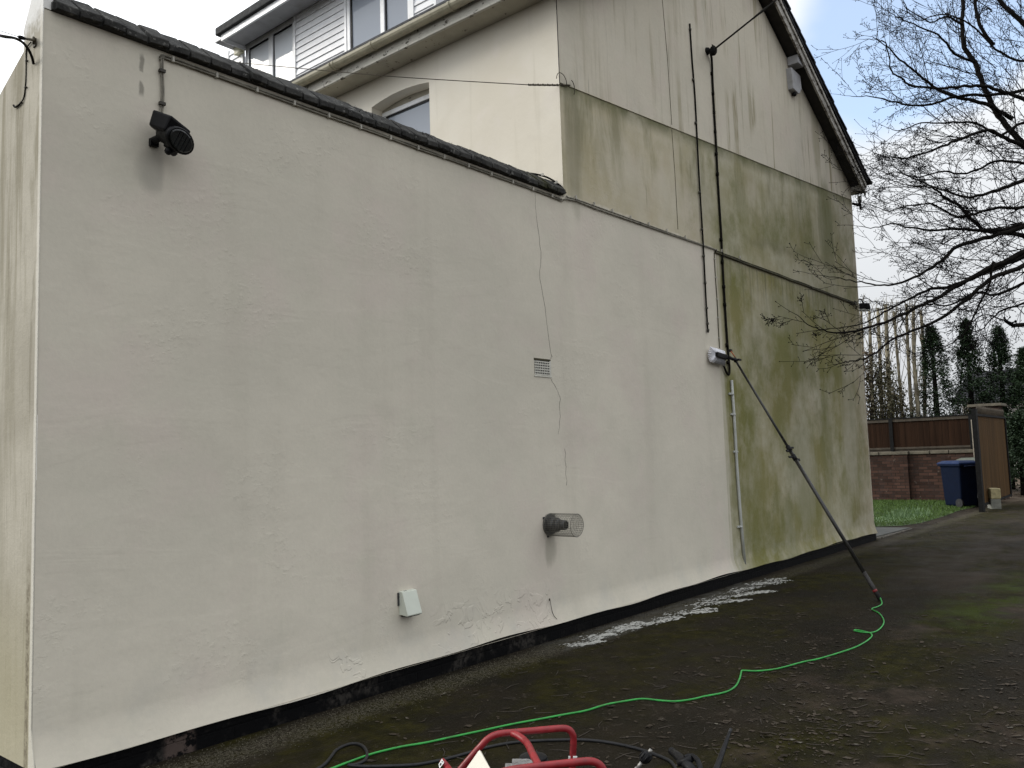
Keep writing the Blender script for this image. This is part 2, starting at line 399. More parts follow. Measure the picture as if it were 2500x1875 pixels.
def ground_material():
    t = NT('wet_tarmac'); x, y = t.x, t.y
    big = t.noise(0.55, 5, 0.62); mid = t.noise(2.2, 5, 0.65, dist=0.5); fine = t.noise(45, 4, 0.75); grit = t.voro(130)
    c = t.mix(t.step(big, 0.35, 0.65), (0.0095, 0.0078, 0.0048), (0.0180, 0.0145, 0.0098))
    c = t.mix(t.mul(t.step(mid, 0.42, 0.72), 0.65), c, (0.022, 0.0170, 0.0115))
    worn = t.mul(t.step(t.math('SUBTRACT', x, t.mul(y, 1.1)), 9.0, 13.5), t.step(t.noise(0.9, 5, 0.65, t.vec(0.5, 1, 1, ox=8)), 0.36, 0.62))
    c = t.mix(t.mul(worn, 0.7), c, (0.050, 0.040, 0.031))
    chips = t.step(t.voro(95, out='Color'), 0.72, 0.9)
    c = t.mix(t.mul(chips, 0.35), c, (0.042, 0.036, 0.029))
    # moss: along the wall and in the middle strip of the drive
    near = t.mul(t.step(y, -2.1, -0.7), t.inv(t.step(y, -0.25, -0.05)))
    strip = t.band(t.add(y, t.mul(t.math('SUBTRACT', big, 0.5), 1.1)), -2.75, -2.25, 0.35)
    mo = t.mul(t.mx(t.mul(near, 0.9), strip), t.step(t.noise(1.5, 6, 0.7, t.vec(0.6, 1, 1)), 0.38, 0.60))
    mossc = t.mix(t.step(t.noise(6, 4, 0.7), 0.4, 0.65), (0.0110, 0.0100, 0.0012), (0.0270, 0.0240, 0.0030))
    mo = t.mx(mo, t.mul(t.step(t.noise(0.75, 6, 0.68, t.vec(0.55, 1.3, 1, ox=17)), 0.50, 0.62), 0.85))
    c = t.mix(t.mul(mo, 0.95), c, mossc)
    bright = t.mul(t.mul(t.band(x, 7.5, 10.5, 0.9), strip), t.step(t.noise(2.3, 5, 0.7), 0.40, 0.58))
    c = t.mix(t.mul(bright, 0.85), c, (0.034, 0.048, 0.004))
    # grit washed up along the plinth
    gr = t.mul(t.band(t.add(y, t.mul(t.math('SUBTRACT', mid, 0.5), 0.16)), -0.34, -0.12, 0.07), t.step(fine, 0.44, 0.60))
    c = t.mix(t.mul(gr, 0.85), c, (0.080, 0.072, 0.052))
    res = t.mul(t.mul(t.band(x, 5.2, 9.0, 0.35), t.band(t.add(y, t.mul(t.math('SUBTRACT', mid, 0.5), 0.25)), -0.36, -0.06, 0.06)), t.step(t.noise(5, 5, 0.7, t.vec(0.6, 1.6, 1)), 0.36, 0.62))
    c = t.mix(t.mul(res, 0.75), c, (0.085, 0.083, 0.074))
    brown = t.mul(t.step(t.noise(0.8, 5, 0.7, t.vec(0.8, 1, 1, ox=3)), 0.52, 0.66), t.inv(t.step(y, -2.6, -1.6)))
    c = t.mix(t.mul(brown, 0.75), c, (0.062, 0.045, 0.034))
    fl = t.mul(t.step(t.noise(11, 4, 0.7, t.vec(1, 1, 1, ox=6), dist=1.5), 0.58, 0.66), t.step(mid, 0.38, 0.6))
    c = t.mix(t.mul(fl, 0.6), c, (0.055, 0.045, 0.034))
    c = t.mix(t.mul(t.step(grit, 0.0, 0.45, 1.0, 0.0), 0.25), c, (0.035, 0.031, 0.026))
    far = t.step(x, 21.5, 25.0)
    c = t.mix(far, c, t.mix(t.step(mid, 0.4, 0.7), (0.075, 0.055, 0.04), (0.13, 0.105, 0.08)))
    h = t.add(t.mul(fine, 0.35), t.add(t.mul(mid, 0.6), t.mul(t.voro(75), 0.35)))
    return t.done(c, t.step(mid, 0.3, 0.7, 0.7, 0.95), t.bump(h, 0.012, 1.0), spec=0.06)

def brick_material(name, c1, c2, mortar, axis='y'):
    t = NT(name); bk = t.t.nodes.new('ShaderNodeTexBrick')
    cm = t.t.nodes.new('ShaderNodeCombineXYZ'); t.put(cm.inputs[0], t.add(t.x, t.y)); t.put(cm.inputs[1], t.z); t.t.links.new(cm.outputs[0], bk.inputs['Vector'])
    bk.inputs['Scale'].default_value = 1.0; bk.inputs['Brick Width'].default_value = 0.225; bk.inputs['Row Height'].default_value = 0.080
    bk.inputs['Mortar Size'].default_value = 0.007; bk.inputs['Bias'].default_value = -0.1
    bk.inputs['Color1'].default_value = (*c1, 1); bk.inputs['Color2'].default_value = (*c2, 1); bk.inputs['Mortar'].default_value = (*mortar, 1)
    c = t.mix(t.mul(t.step(t.noise(5, 5, 0.7), 0.45, 0.7), 0.6), bk.outputs['Color'], (0.05, 0.035, 0.03))
    c = t.mix(t.mul(t.step(t.noise(7, 3, 0.6, t.vec(ox=4)), 0.64, 0.72), 0.5), c, (0.17, 0.135, 0.11))
    h = t.add(t.mul(t.inv(bk.outputs['Fac']), 0.6), t.mul(t.noise(60, 3), 0.3))
    return t.done(c, 0.9, t.bump(h, 0.012), spec=0.2)

def timber_material(name, c, axis='y'):
    t = NT(name)
    s = dict(y=(1, 5, 0.5), x=(5, 1, 0.5))[axis]
    g = t.noise(1, 5, 0.65, t.vec(s[0]*2, s[1]*2, s[2]))
    board = t.voro(1.0, t.vec(0.01, 6.5 if axis == 'y' else 0.01, 0.01) if axis == 'y' else t.vec(6.5, 0.01, 0.01), out='Color')
    k = t.mix(t.step(g, 0.3, 0.7), tuple(q*0.6 for q in c), tuple(q*1.3 for q in c))
    sepc = t.t.nodes.new('ShaderNodeSeparateColor'); t.t.links.new(board, sepc.inputs[0])
    k = t.mix(t.mul(sepc.outputs[0], 0.4), k, tuple(q*0.5 for q in c))
    return t.done(k, 0.75, t.bump(g, 0.004), spec=0.08)

def flaky_paint(name, c, under, amount=0.5):
    t = NT(name)
    n = t.noise(7, 6, 0.75, t.vec(1, 1, 2.2)); g = t.noise(3, 4, 0.6)
    k = t.mix(t.step(g, 0.3, 0.7), tuple(q*0.8 for q in c), c)
    k = t.mix(t.step(n, 0.62-amount*0.16, 0.66-amount*0.14), k, under)
    return t.done(k, 0.65, t.bump(n, 0.005), spec=0.3)

def leaf_material(name, a, b, rough=0.6):
    t = NT(name)
    n = t.t.nodes.new('ShaderNodeObjectInfo'); g = t.noise(5, 3, 0.6); f = t.noise(40, 2)
    c = t.mix(t.step(g, 0.35, 0.65), a, b)
    c = t.mix(t.step(f, 0.3, 0.7, 0, 0.4), c, tuple(q*1.5 for q in b))
    return t.done(c, rough, spec=0.25)

M = {}
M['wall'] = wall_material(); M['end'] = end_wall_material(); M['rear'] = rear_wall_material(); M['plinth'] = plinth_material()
M['ground'] = ground_material()
t = NT('coping_tile'); n1 = t.noise(9, 6, 0.7); c = t.mix(t.step(n1, 0.3, 0.7), (0.016, 0.016, 0.016), (0.055, 0.054, 0.051))
cv = t.t.nodes.new('ShaderNodeSeparateColor'); t.t.links.new(t.voro(1.0, t.vec(8.6, 0.01, 0.01), out='Color'), cv.inputs[0]); c = t.mix(t.mul(cv.outputs[0], 0.55), c, (0.075, 0.073, 0.068))
c = t.mix(t.mul(t.step(t.noise(26, 4, 0.7), 0.58, 0.66), 0.75), c, (0.20, 0.195, 0.18)); c = t.mix(t.mul(t.step(t.noise(3, 4, 0.7), 0.5, 0.7), t.step(t.x, 3.6, 5.4, 0.1, 0.85)), c, (0.035, 0.035, 0.012))
M['coping'] = t.done(c, 0.9, t.bump(t.add(n1, t.mul(t.noise(60, 3), 0.5)), 0.010), spec=0.1)
M['mortar'] = plain('mortar_bed', (0.035, 0.034, 0.032), 0.9, 0.3, 30)
M['upvc'] = plain('white_plastic', (0.78, 0.79, 0.80), 0.35, 0.03, 6, dirt=(0.66, 0.66, 0.64))
M['board'] = plain('white_cladding', (0.82, 0.825, 0.835), 0.45, 0.04, 4, dirt=(0.66, 0.665, 0.66))
M['felt'] = plain('roof_felt', (0.035, 0.037, 0.037), 0.9, 0.35, 20, 0.01)
M['fascia'] = flaky_paint('flaking_fascia_paint', (0.52, 0.50, 0.44), (0.07, 0.06, 0.045), 0.35)
M['soffit'] = flaky_paint('soffit_paint', (0.42, 0.39, 0.31), (0.12, 0.10, 0.08), 0.1)
M['gutter'] = plain('gutter_paint', (0.40, 0.37, 0.27), 0.5, 0.15, 8, dirt=(0.24, 0.22, 0.15))
M['barge'] = flaky_paint('weathered_barge_paint', (0.43, 0.41, 0.37), (0.13, 0.11, 0.09), 0.75)
M['tile'] = plain('roof_tile', (0.030, 0.031, 0.036), 0.75, 0.4, 9, 0.01)
M['dark_wood'] = plain('dark_wood', (0.03, 0.027, 0.024), 0.8, 0.3, 15)
M['black'] = plain('black_plastic', (0.006, 0.006, 0.007), 0.5, 0.3, 30, spec=0.18)
M['blackrub'] = plain('black_rubber', (0.012, 0.012, 0.013), 0.6, 0.3, 40)
M['cable_dark'] = plain('dirty_black_cable', (0.009, 0.008, 0.006), 0.8, 0.4, 25, spec=0.1)
M['cable_grey'] = plain('painted_cable', (0.20, 0.185, 0.15), 0.8, 0.3, 25, dirt=(0.06, 0.055, 0.04))
M['cable_moss'] = plain('mossy_cable', (0.055, 0.05, 0.025), 0.9, 0.5, 22, 0.01)
M['clip'] = plain('clip_plastic', (0.40, 0.38, 0.33), 0.6, 0.1, 20)
M['clipdark'] = plain('clip_dirty', (0.05, 0.045, 0.035), 0.7, 0.3, 20)
M['conduit'] = plain('conduit_plastic', (0.46, 0.47, 0.44), 0.5, 0.08, 8, dirt=(0.33, 0.34, 0.29))
M['rust'] = plain('rusty_wire', (0.055, 0.045, 0.028), 0.8, 0.4, 60)
M['lens'] = plain('dark_glass_lens', (0.018, 0.020, 0.020), 0.12, 0.2, 14, spec=0.6)
M['steel'] = plain('galvanised_steel', (0.32, 0.31, 0.29), 0.45, 0.2, 25, metal=0.7)
M['meshsteel'] = plain('guard_wire', (0.22, 0.21, 0.18), 0.5, 0.2, 40, metal=0.5)
M['flue'] = plain('grey_flue', (0.045, 0.045, 0.047), 0.45, 0.25, 20)
M['hole'] = plain('dark_hollow', (0.004, 0.004, 0.004), 0.9, 0.1, 5)
M['alarm'] = plain('grey_plastic_box', (0.36, 0.36, 0.37), 0.5, 0.08, 10, dirt=(0.27, 0.27, 0.26))
M['alarm_y'] = plain('yellowed_plastic_box', (0.62, 0.60, 0.42), 0.5, 0.06, 10)
M['cover'] = plain('pale_vent_cover', (0.58, 0.61, 0.53), 0.45, 0.04, 10)
M['vent'] = plain('painted_vent', (0.56, 0.545, 0.48), 0.8, 0.1, 20)
M['green'] = plain('green_hose', (0.032, 0.30, 0.055), 0.45, 0.2, 18, dirt=(0.045, 0.20, 0.045))
M['red'] = plain('red_painted_tube', (0.21, 0.013, 0.017), 0.4, 0.2, 22, spec=0.4, dirt=(0.12, 0.016, 0.016))
M['panel'] = plain('cream_label_panel', (0.60, 0.57, 0.48), 0.4, 0.04, 6)
M['alu'] = plain('cast_aluminium', (0.42, 0.42, 0.43), 0.35, 0.15, 30, metal=0.7)
M['white'] = plain('white_sticker', (0.72, 0.73, 0.70), 0.5, 0.05, 20)
M['carbon'] = plain('carbon_pole', (0.018, 0.017, 0.015), 0.35, 0.3, 30, spec=0.5)
M['grip'] = plain('pole_grip', (0.02, 0.018, 0.017), 0.6, 0.3, 30)
M['orange'] = plain('orange_tube', (0.42, 0.10, 0.02), 0.4, 0.1, 30)
M['bristle'] = plain('white_bristle', (0.70, 0.70, 0.74), 0.6, 0.1, 60)
M['bristleg'] = plain('grey_bristle', (0.38, 0.38, 0.40), 0.6, 0.15, 60)
M['binblue'] = plain('blue_bin_plastic', (0.0028, 0.0068, 0.021), 0.6, 0.12, 8, spec=0.08)
M['lidblue'] = plain('blue_lid_plastic', (0.009, 0.021, 0.066), 0.6, 0.1, 8, spec=0.12)
M['bingrey'] = plain('dark_bin_plastic', (0.022, 0.023, 0.021), 0.5, 0.15, 8)
M['lidgreen'] = plain('pale_green_lid', (0.06, 0.07, 0.05), 0.5, 0.1, 8)
M['blockY'] = plain('buff_stone', (0.36, 0.31, 0.17), 0.9, 0.2, 18, 0.006)
M['blockG'] = plain('grey_concrete', (0.20, 0.20, 0.17), 0.9, 0.15, 18, 0.006)
M['brick'] = brick_material('red_brick', (0.034, 0.018, 0.013), (0.095, 0.050, 0.036), (0.026, 0.021, 0.017))
M['copstone'] = plain('coping_stone', (0.12, 0.105, 0.078), 0.9, 0.25, 8, 0.005)
M['fence'] = timber_material('brown_fence_board', (0.027, 0.0135, 0.0075), 'y')
M['gate'] = timber_material('brown_gate_board', (0.085, 0.046, 0.016), 'x')
M['rail'] = plain('weathered_rail', (0.055, 0.044, 0.031), 0.8, 0.3, 10)
M['iron'] = plain('black_iron', (0.010, 0.010, 0.010), 0.75, 0.3, 20, spec=0.12)
M['oldpost'] = plain('weathered_post', (0.28, 0.25, 0.20), 0.85, 0.2, 14)
M['paving'] = plain('paving_slab', (0.062, 0.062, 0.055), 0.85, 0.2, 5, 0.004)
M['gravel'] = plain('pale_gravel', (0.13, 0.118, 0.10), 0.95, 0.5, 45, 0.02)
M['lawn'] = plain('lawn_soil', (0.028, 0.050, 0.010), 0.95, 0.35, 5, 0.01)
M['grass'] = leaf_material('grass_blade', (0.036, 0.075, 0.012), (0.066, 0.115, 0.020))
M['daff'] = leaf_material('daffodil_leaf', (0.075, 0.125, 0.055), (0.11, 0.17, 0.08))
M['bark'] = plain('bark', (0.011, 0.0098, 0.0085), 0.95, 0.4, 10, 0.01, spec=0.05)
M['twig'] = plain('twig_bark', (0.009, 0.008, 0.0085), 0.95, 0.3, 20, spec=0.05)
M['pollard'] = plain('pale_pollard_bark', (0.20, 0.175, 0.12), 0.9, 0.5, 4, 0.01, dirt=(0.06, 0.055, 0.035))
M['shoot'] = plain('pale_shoot', (0.13, 0.11, 0.065), 0.85, 0.35, 8)
M['conifer'] = leaf_material('conifer_leaf', (0.010, 0.021, 0.009), (0.022, 0.040, 0.016))
M['ivy'] = leaf_material('ivy_leaf', (0.022, 0.028, 0.010), (0.055, 0.045, 0.022))
M['ivybrown'] = leaf_material('dead_leaf_bush', (0.055, 0.036, 0.020), (0.095, 0.068, 0.036))
t = NT('dead_leaf'); c = t.mix(t.step(t.noise(9, 2, 0.5), 0.35, 0.65), (0.024, 0.018, 0.012), (0.062, 0.049, 0.035)); c = t.mix(t.step(t.noise(13, 2, 0.5, t.vec(ox=4)), 0.64, 0.70), c, (0.12, 0.11, 0.088)); M['litter'] = t.done(c, 0.8, spec=0.15)
M['twiglit'] = plain('dead_twig', (0.055, 0.045, 0.035), 0.9, 0.3, 20)
M['foam'] = plain('dried_foam', (0.38, 0.38, 0.355), 0.9, 0.45, 30)
M['grit'] = plain('pale_grit', (0.085, 0.076, 0.054), 0.95, 0.45, 40)
M['whitewall'] = plain('white_painted_wall', (0.62, 0.60, 0.55), 0.9, 0.08, 2)
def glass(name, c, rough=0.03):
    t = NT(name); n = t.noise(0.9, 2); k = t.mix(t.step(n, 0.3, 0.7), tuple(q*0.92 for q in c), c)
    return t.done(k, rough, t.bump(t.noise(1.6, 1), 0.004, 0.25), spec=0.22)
M['pane'] = glass('window_glass', (0.33, 0.36, 0.41)); M['panew'] = glass('sky_reflection_glass', (0.74, 0.77, 0.80)); M['seal'] = M['black']  # panew: white sky reflection of the left dormer put into the base colour

# ------------------------------------------------------------------ ground
def sheet(name, pts, z, mat, kind='structure'):
    m = MB(); m.poly([V(p[0], p[1], z) for p in pts]); return tag(m.build(name, mat), kind=kind)
sheet('driveway', [(-150,-200),(260,-200),(260,200),(-150,200)], 0.0, M['ground'])
lawn_pts = [(14.6,0.86),(15.9,0.66),(16.2,0.30),(16.9,0.13),(18.5,0.12),(20.3,0.20),(21.3,0.12),(23.58,0.20),(23.58,7),(14.6,7)]
sheet('lawn', lawn_pts, 0.006, M['lawn'])
m = MB()
m.prism([V(13.76,0.10,0.0),V(15.75,0.02,0.0),V(15.62,0.62,0.0),V(13.76,0.78,0.0)], (0,0,0.022)); tag(m.build('paving', M['paving'], bevel=0.006), kind='structure')

# ------------------------------------------------------------------ house
XL, XC, XR, YB = 1.59, 5.835, 13.71, 5.3
ZP = 0.125                                       # top of plinth
house = thing('house', (9.7, 2.6, 0), 'cream rendered gabled house with a long low wing, half washed and half green with algae', 'house')
def front_profile(z):                            # the render kicks out over the plinth
    if z >= 0.30: return 0.0
    k = (0.30-z)/(0.30-ZP); return -0.052*k**1.5
ZS = [ZP, 0.14, 0.16, 0.19, 0.22, 0.26, 0.30]
def wall_strip(m, x0, x1, ztop):
    nx = max(2, int((x1-x0)/0.12)); vs = []; fs = []; zs = ZS+[ztop]
    for i in range(nx+1):
        x = x0+(x1-x0)*i/nx
        wob = 0.010*math.sin(x*1.7)+0.006*math.sin(x*5.3+1)
        for k, z in enumerate(zs):
            zz = z + (wob*(1-k/7) if k < 7 else 0)
            vs.append((x, front_profile(z), zz))
    n = len(zs)
    for i in range(nx):
        for k in range(n-1): fs.append((i*n+k, (i+1)*n+k, (i+1)*n+k+1, i*n+k+1))
    m.add(vs, fs, True)
    # underside of the kick
    m.add([(x0,-0.052,ZP-0.004),(x1,-0.052,ZP-0.004),(x1,0.0,ZP-0.012),(x0,0.0,ZP-0.012)], [(0,3,2,1)])
m = MB(); wall_strip(m, XL, XC, 3.70)
m.add([(XL,0,3.70),(XC,0,3.70),(XC,0.23,3.70),(XL,0.23,3.70)], [(0,1,2,3)])
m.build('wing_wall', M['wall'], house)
# gable: lower face up to the sloping render joint, upper face 14 mm proud of it
jz = lambda x: 4.246+0.0838*x
m = MB(); wall_strip(m, XC, XR, 3.70)
m.add([(XC,0,3.70),(XR,0,3.70),(XR,0,jz(XR)),(XC,0,jz(XC))], [(0,1,2,3)])
APX = 9.77; ZSF = 5.545; SL = 0.5375
zt = lambda x: 5.602+SL*(XR-x) if x > APX else 5.602+SL*(x-XC)
P = -0.009
m.add([(XC,P,jz(XC)),(XR,P,jz(XR)),(XR,P,zt(XR)),(APX,P,zt(APX)),(XC,P,zt(XC))], [(0,1,2,3,4)])
m.add([(XC,P,jz(XC)),(XR,P,jz(XR)),(XR,0,jz(XR)),(XC,0,jz(XC))], [(0,1,2,3)])
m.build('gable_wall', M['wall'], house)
m = MB()
m.add([(XR,P,0),(XR,YB,0),(XR,YB,5.6),(XR,P,5.6)], [(0,1,2,3)]); m.add([(XR-0.001,-0.04,ZP),(XR-0.001,0,ZP),(XR-0.001,0,0.3)], [(0,1,2)])
m.add([(XC,YB,0),(XR,YB,0),(XR,YB,5.6),(APX,YB,zt(APX)),(XC,YB,5.6)], [(4,3,2,1,0)])
m.build('front_wall', M['rear'], house)
# plinth
m = MB(); m.box(XL+0.004, XR-0.003, -0.028, 0.02, -0.05, ZP); m.box(XL+0.004, XL+0.03, 0.021, 4.0, -0.05, ZP)
m.build('plinth', M['plinth'], house)
# end wall of the wing: pillar end of the parapet, then the lean-to verge falling away
m = MB()
pts = [V(XL-0.006,-0.048,ZP),V(XL-0.006,0.0,0.3),V(XL-0.006,-0.004,3.86),V(XL-0.006,0.06,3.87),V(XL-0.006,0.13,3.82),V(XL-0.006,0.225,3.685),V(XL-0.006,0.235,3.655),V(XL-0.006,0.225,3.64),V(XL-0.006,0.225,3.56),V(XL-0.006,0.60,3.405),V(XL-0.006,2.2,2.78),V(XL-0.006,4.0,2.1),V(XL-0.006,4.0,ZP)]
m.prism(pts, (0.005,0,0))
m.prism([V(XL-0.0008,-0.004,3.703),V(XL-0.0008,-0.004,3.86),V(XL-0.0008,0.06,3.87),V(XL-0.0008,0.13,3.82),V(XL-0.0008,0.225,3.703)], (0.040,0,0))
m.build('end_wall', M['end'], house)
m = MB(); m.prism([V(XL+0.05,0.23,3.50),V(XL+0.05,4.0,2.05),V(XL+0.05,4.0,1.98),V(XL+0.05,0.23,3.43)], (XC-XL-0.06,0,0)); m.build('wing_roof', M['tile'], house)
# coping: edge bricks under a saddle of slanting tiles
m = MB(); bedm = MB(); bedm.box(XL+0.03, XC-0.06, -0.022, 0.22, 3.702, 3.74); bedm.build('coping_bed', M['mortar'], house)
x = XL+0.042; i = 0
while x < XC-0.10:
    w = 0.108+rnd.uniform(-0.010, 0.012); g = 0.008+rnd.uniform(0, 0.007)
    jy = rnd.uniform(-0.009, 0.009); jzz = rnd.uniform(-0.004, 0.005); tl = rnd.uniform(-0.004, 0.004); sk = rnd.uniform(-0.012, 0.012)
    zf0 = 3.704+jzz*0.4; zf1 = 3.737+jzz
    prof = [(-0.046+jy, zf0), (-0.049+jy, zf1), (-0.042+jy, zf1+0.008), (0.085, 3.850+jzz), (0.12, 3.855+jzz), (0.262, 3.765+jzz), (0.262, 3.70)]
    a = [V(x+(0 if y_ < 0 else sk*(y_/0.12)), y_, z_+tl) for y_, z_ in prof]; b = [V(q.x+w, q.y, q.z-2*tl) for q in a]
    n = len(a)
    m.add(a+b, [tuple(range(n)), tuple(range(2*n-1, n-1, -1))]+[(k, n+k, n+(k+1)%n, (k+1)%n) for k in range(n)])
    x += w+g; i += 1
# rounded stop end and mossy tufts
m.ball((XC-0.07, 0.06, 3.745), 0.085, 10, (0.8, 1.0, 0.75))
for k in range(90):
    q = rnd.uniform(3.4, 5.7); p0 = V(q, rnd.uniform(-0.02, 0.14), 3.0); p0.z = 3.765+0.62*max(0, p0.y)+0.004
    for j in range(4):
        d = V(rnd.uniform(-0.6, 0.6), rnd.uniform(-0.6, 0.6), 1)*rnd.uniform(0.012, 0.035)
        m.add([p0+V(-0.003,0,0), p0+V(0.003,0,0), p0+d], [(0,1,2)])
m.build('coping', M['coping'], house, bevel=0.003)
# rear wall with the arched window opening
WY0, WY1, WZB = 1.615, 2.492, 4.05
def arch(y): u = (y-WY0)/(WY1-WY0); return 5.258+0.046*(1-(2*u-1)**2)
m = MB(); N = 12; ys = [WY0+(WY1-WY0)*i/N for i in range(N+1)]
def rq(y0, y1, z0, z1): m.add([(XC,y0,z0),(XC,y1,z0),(XC,y1,z1),(XC,y0,z1)], [(3,2,1,0)])
rq(0.0, WY0, 0, 5.60); rq(WY1, YB, 0, 5.60); rq(WY0, WY1, 0, WZB)
for i in range(N):
    a, b = ys[i], ys[i+1]
    m.add([(XC,a,arch(a)),(XC,b,arch(b)),(XC,b,5.60),(XC,a,5.60)], [(3,2,1,0)])
    m.add([(XC,a,arch(a)),(XC,b,arch(b)),(XC+0.22,b,arch(b)),(XC+0.22,a,arch(a))], [(0,1,2,3)])
m.add([(XC,WY1,WZB),(XC+0.22,WY1,WZB),(XC+0.22,WY1,arch(WY1)),(XC,WY1,arch(WY1))], [(0,1,2,3)])
m.add([(XC,WY0,WZB),(XC+0.22,WY0,WZB),(XC+0.22,WY0,arch(WY0)),(XC,WY0,arch(WY0))], [(3,2,1,0)])
m.add([(XC,WY0,WZB),(XC+0.22,WY0,WZB),(XC+0.22,WY1,WZB),(XC,WY1,WZB)], [(0,1,2,3)])
m.build('rear_wall', M['rear'], house)
def win_frame(parent, name, x, y0, y1, z0, z1, t_, mulls=(), mat='upvc', pane='pane', panes=None):
    m = MB(); d = 0.05
    m.box(x, x+d, y0, y1, z0, z0+t_); m.box(x, x+d, y0, y1, z1-t_, z1)
    m.box(x, x+d, y0, y0+t_, z0+t_, z1-t_); m.box(x, x+d, y1-t_, y1, z0+t_, z1-t_)
    for q in mulls: m.box(x-0.004, x+d-0.002, q-t_*0.6, q+t_*0.6, z0+t_, z1-t_)
    f = m.build(name, M[mat], parent, bevel=0.006)
    for i, (a, b) in enumerate(panes or [(y0+t_, y1-t_)]):
        g = MB(); g.box(x+0.020, x+0.032, a, b, z0+t_, z1-t_); g.build('pane', M[pane if isinstance(pane, str) else pane[i]], f)
        s_ = MB()
        s_.box(x+0.010, x+0.019, a, b, z1-t_-0.022, z1-t_); s_.box(x+0.010, x+0.019, b-0.022, b, z0+t_, z1-t_-0.023)
        s_.build('seal', M['seal'], f)
    return f
win_frame(house, 'window', XC+0.145, WY0, WY1, WZB, 5.235, 0.05)
m = MB()                                         # infill between square frame and arch
for i in range(N):
    a, b = ys[i], ys[i+1]
    m.add([(XC+0.152,a,5.236),(XC+0.152,b,5.236),(XC+0.152,b,arch(b)),(XC+0.152,a,arch(a))], [(3,2,1,0)])
m.build('window_head', M['soffit'], house)
# eaves on the wing side
m = MB(); m.box(5.585, XC, -0.14, YB+0.1, 5.550, 5.575); m.build('soffit', M['soffit'], house)
m = MB(); m.box(5.560, 5.584, -0.15, YB+0.1, 5.535, 5.725); m.box(5.552, 5.5595, -0.15, YB+0.1, 5.535, 5.552); m.build('fascia', M['fascia'], house, bevel=0.003)
m = MB()
gpts = []
for k in range(9):
    q = math.pi + math.pi*k/8; gpts.append((5.500+0.058*math.cos(q), 5.690+0.058*math.sin(q)))
gp = gpts+[(a*1.0+(5.5-a)*0.1, b+0.006*(1 if b > 5.68 else 0.6)) for a, b in reversed(gpts)]
m.prism([V(a, -0.16, b) for a, b in gp], (0, YB+0.25, 0))
for yy in (-0.1, 0.95, 2.05, 2.66, 2.71, 3.7, 4.7):
    m.tube([V(5.5+0.063*math.cos(math.pi+math.pi*k/8), yy, 5.69+0.063*math.sin(math.pi+math.pi*k/8)) for k in range(9)], 0.007, 6)
m.build('gutter', M['gutter'], house)
# main roof
XE, XE2 = 5.50, 14.03; SR = 0.5375
ztop = lambda x: 5.735+SR*(x-XE) if x < APX else 5.735+SR*(XE2-x)
m = MB()
for a, b in ((XE, APX), (XE2, APX)):
    pl = [V(a,-0.20,ztop(a)),V(b,-0.20,ztop(b)),V(b,YB+0.15,ztop(b)),V(a,YB+0.15,ztop(a))]
    m.prism([q-V(0,0,0.05) for q in pl], (0,0,0.05))
    L_ = abs(b-a); n = int(L_/0.165)
    for k in range(n):                           # tile courses stepping down the slope
        t0, t1 = k/n, (k+1.25)/n
        xa, xb = a+(b-a)*t0, a+(b-a)*min(1, t1)
        j = rnd.uniform(-0.006, 0.006)
        m.prism([V(xa,-0.225+j,ztop(xa)+0.030),V(xb,-0.225+j,ztop(xb)+0.006),V(xb,-0.225+j,ztop(xb)-0.012),V(xa,-0.225+j,ztop(xa)+0.006)], (0,0.5 if a > APX else YB+0.3,0))
m.build('roof', M['tile'], house)
m = MB(); bm2 = MB(); sf = MB(); ud = MB()
O = -0.17
for sgn in (1, -1):
    def X(d): return APX+sgn*d
    dE = XR+0.13-APX
    lo0, lo1 = zt(APX)+0.02, zt(APX)+0.02-(SL+0.022)*dE
    # barge board and its moulding
    m.prism([V(X(0),O,lo0),V(X(dE),O,lo1),V(X(dE),O,lo1+0.155),V(X(0),O,lo0+0.155)], (0,-0.028,0))
    m.prism([V(X(0),O-0.028,lo0+0.115),V(X(dE),O-0.028,lo1+0.115),V(X(dE),O-0.028,lo1+0.175),V(X(0),O-0.028,lo0+0.175)], (0,-0.020,0))
    ud.prism([V(X(0),O,lo0+0.05),V(X(dE),O,lo1+0.05),V(X(dE),O,lo1+0.075),V(X(0),O,lo0+0.075)], (0,-O-0.012,0))
m.build('bargeboard', M['barge'], house, bevel=0.004); ud.build('verge_soffit', M['dark_wood'], house)
m = MB(); m.box(XR-0.03, XR+0.19, O+0.001, -0.010, 5.515, 5.66); m.box(XR, XR+0.22, 0.001, YB+0.1, 5.53, 5.70); m.build('eaves_box', M['barge'], house, bevel=0.004)
m = MB(); m.prism([V(14.035+0.062*math.cos(math.pi+math.pi*k/8), -0.24, 5.735+0.062*math.sin(math.pi+math.pi*k/8)) for k in range(9)], (0, YB+0.4, 0)); m.build('gutter', M['iron'], house)
m = MB(); pa = PY(1942, 152, -0.09); m.obox(pa, (V(1,0,0), V(0,1,0), V(0,0,1)), (0.10, 0.075, 0.060)); m.build('purlin_end', M['alarm'], house, bevel=0.004)
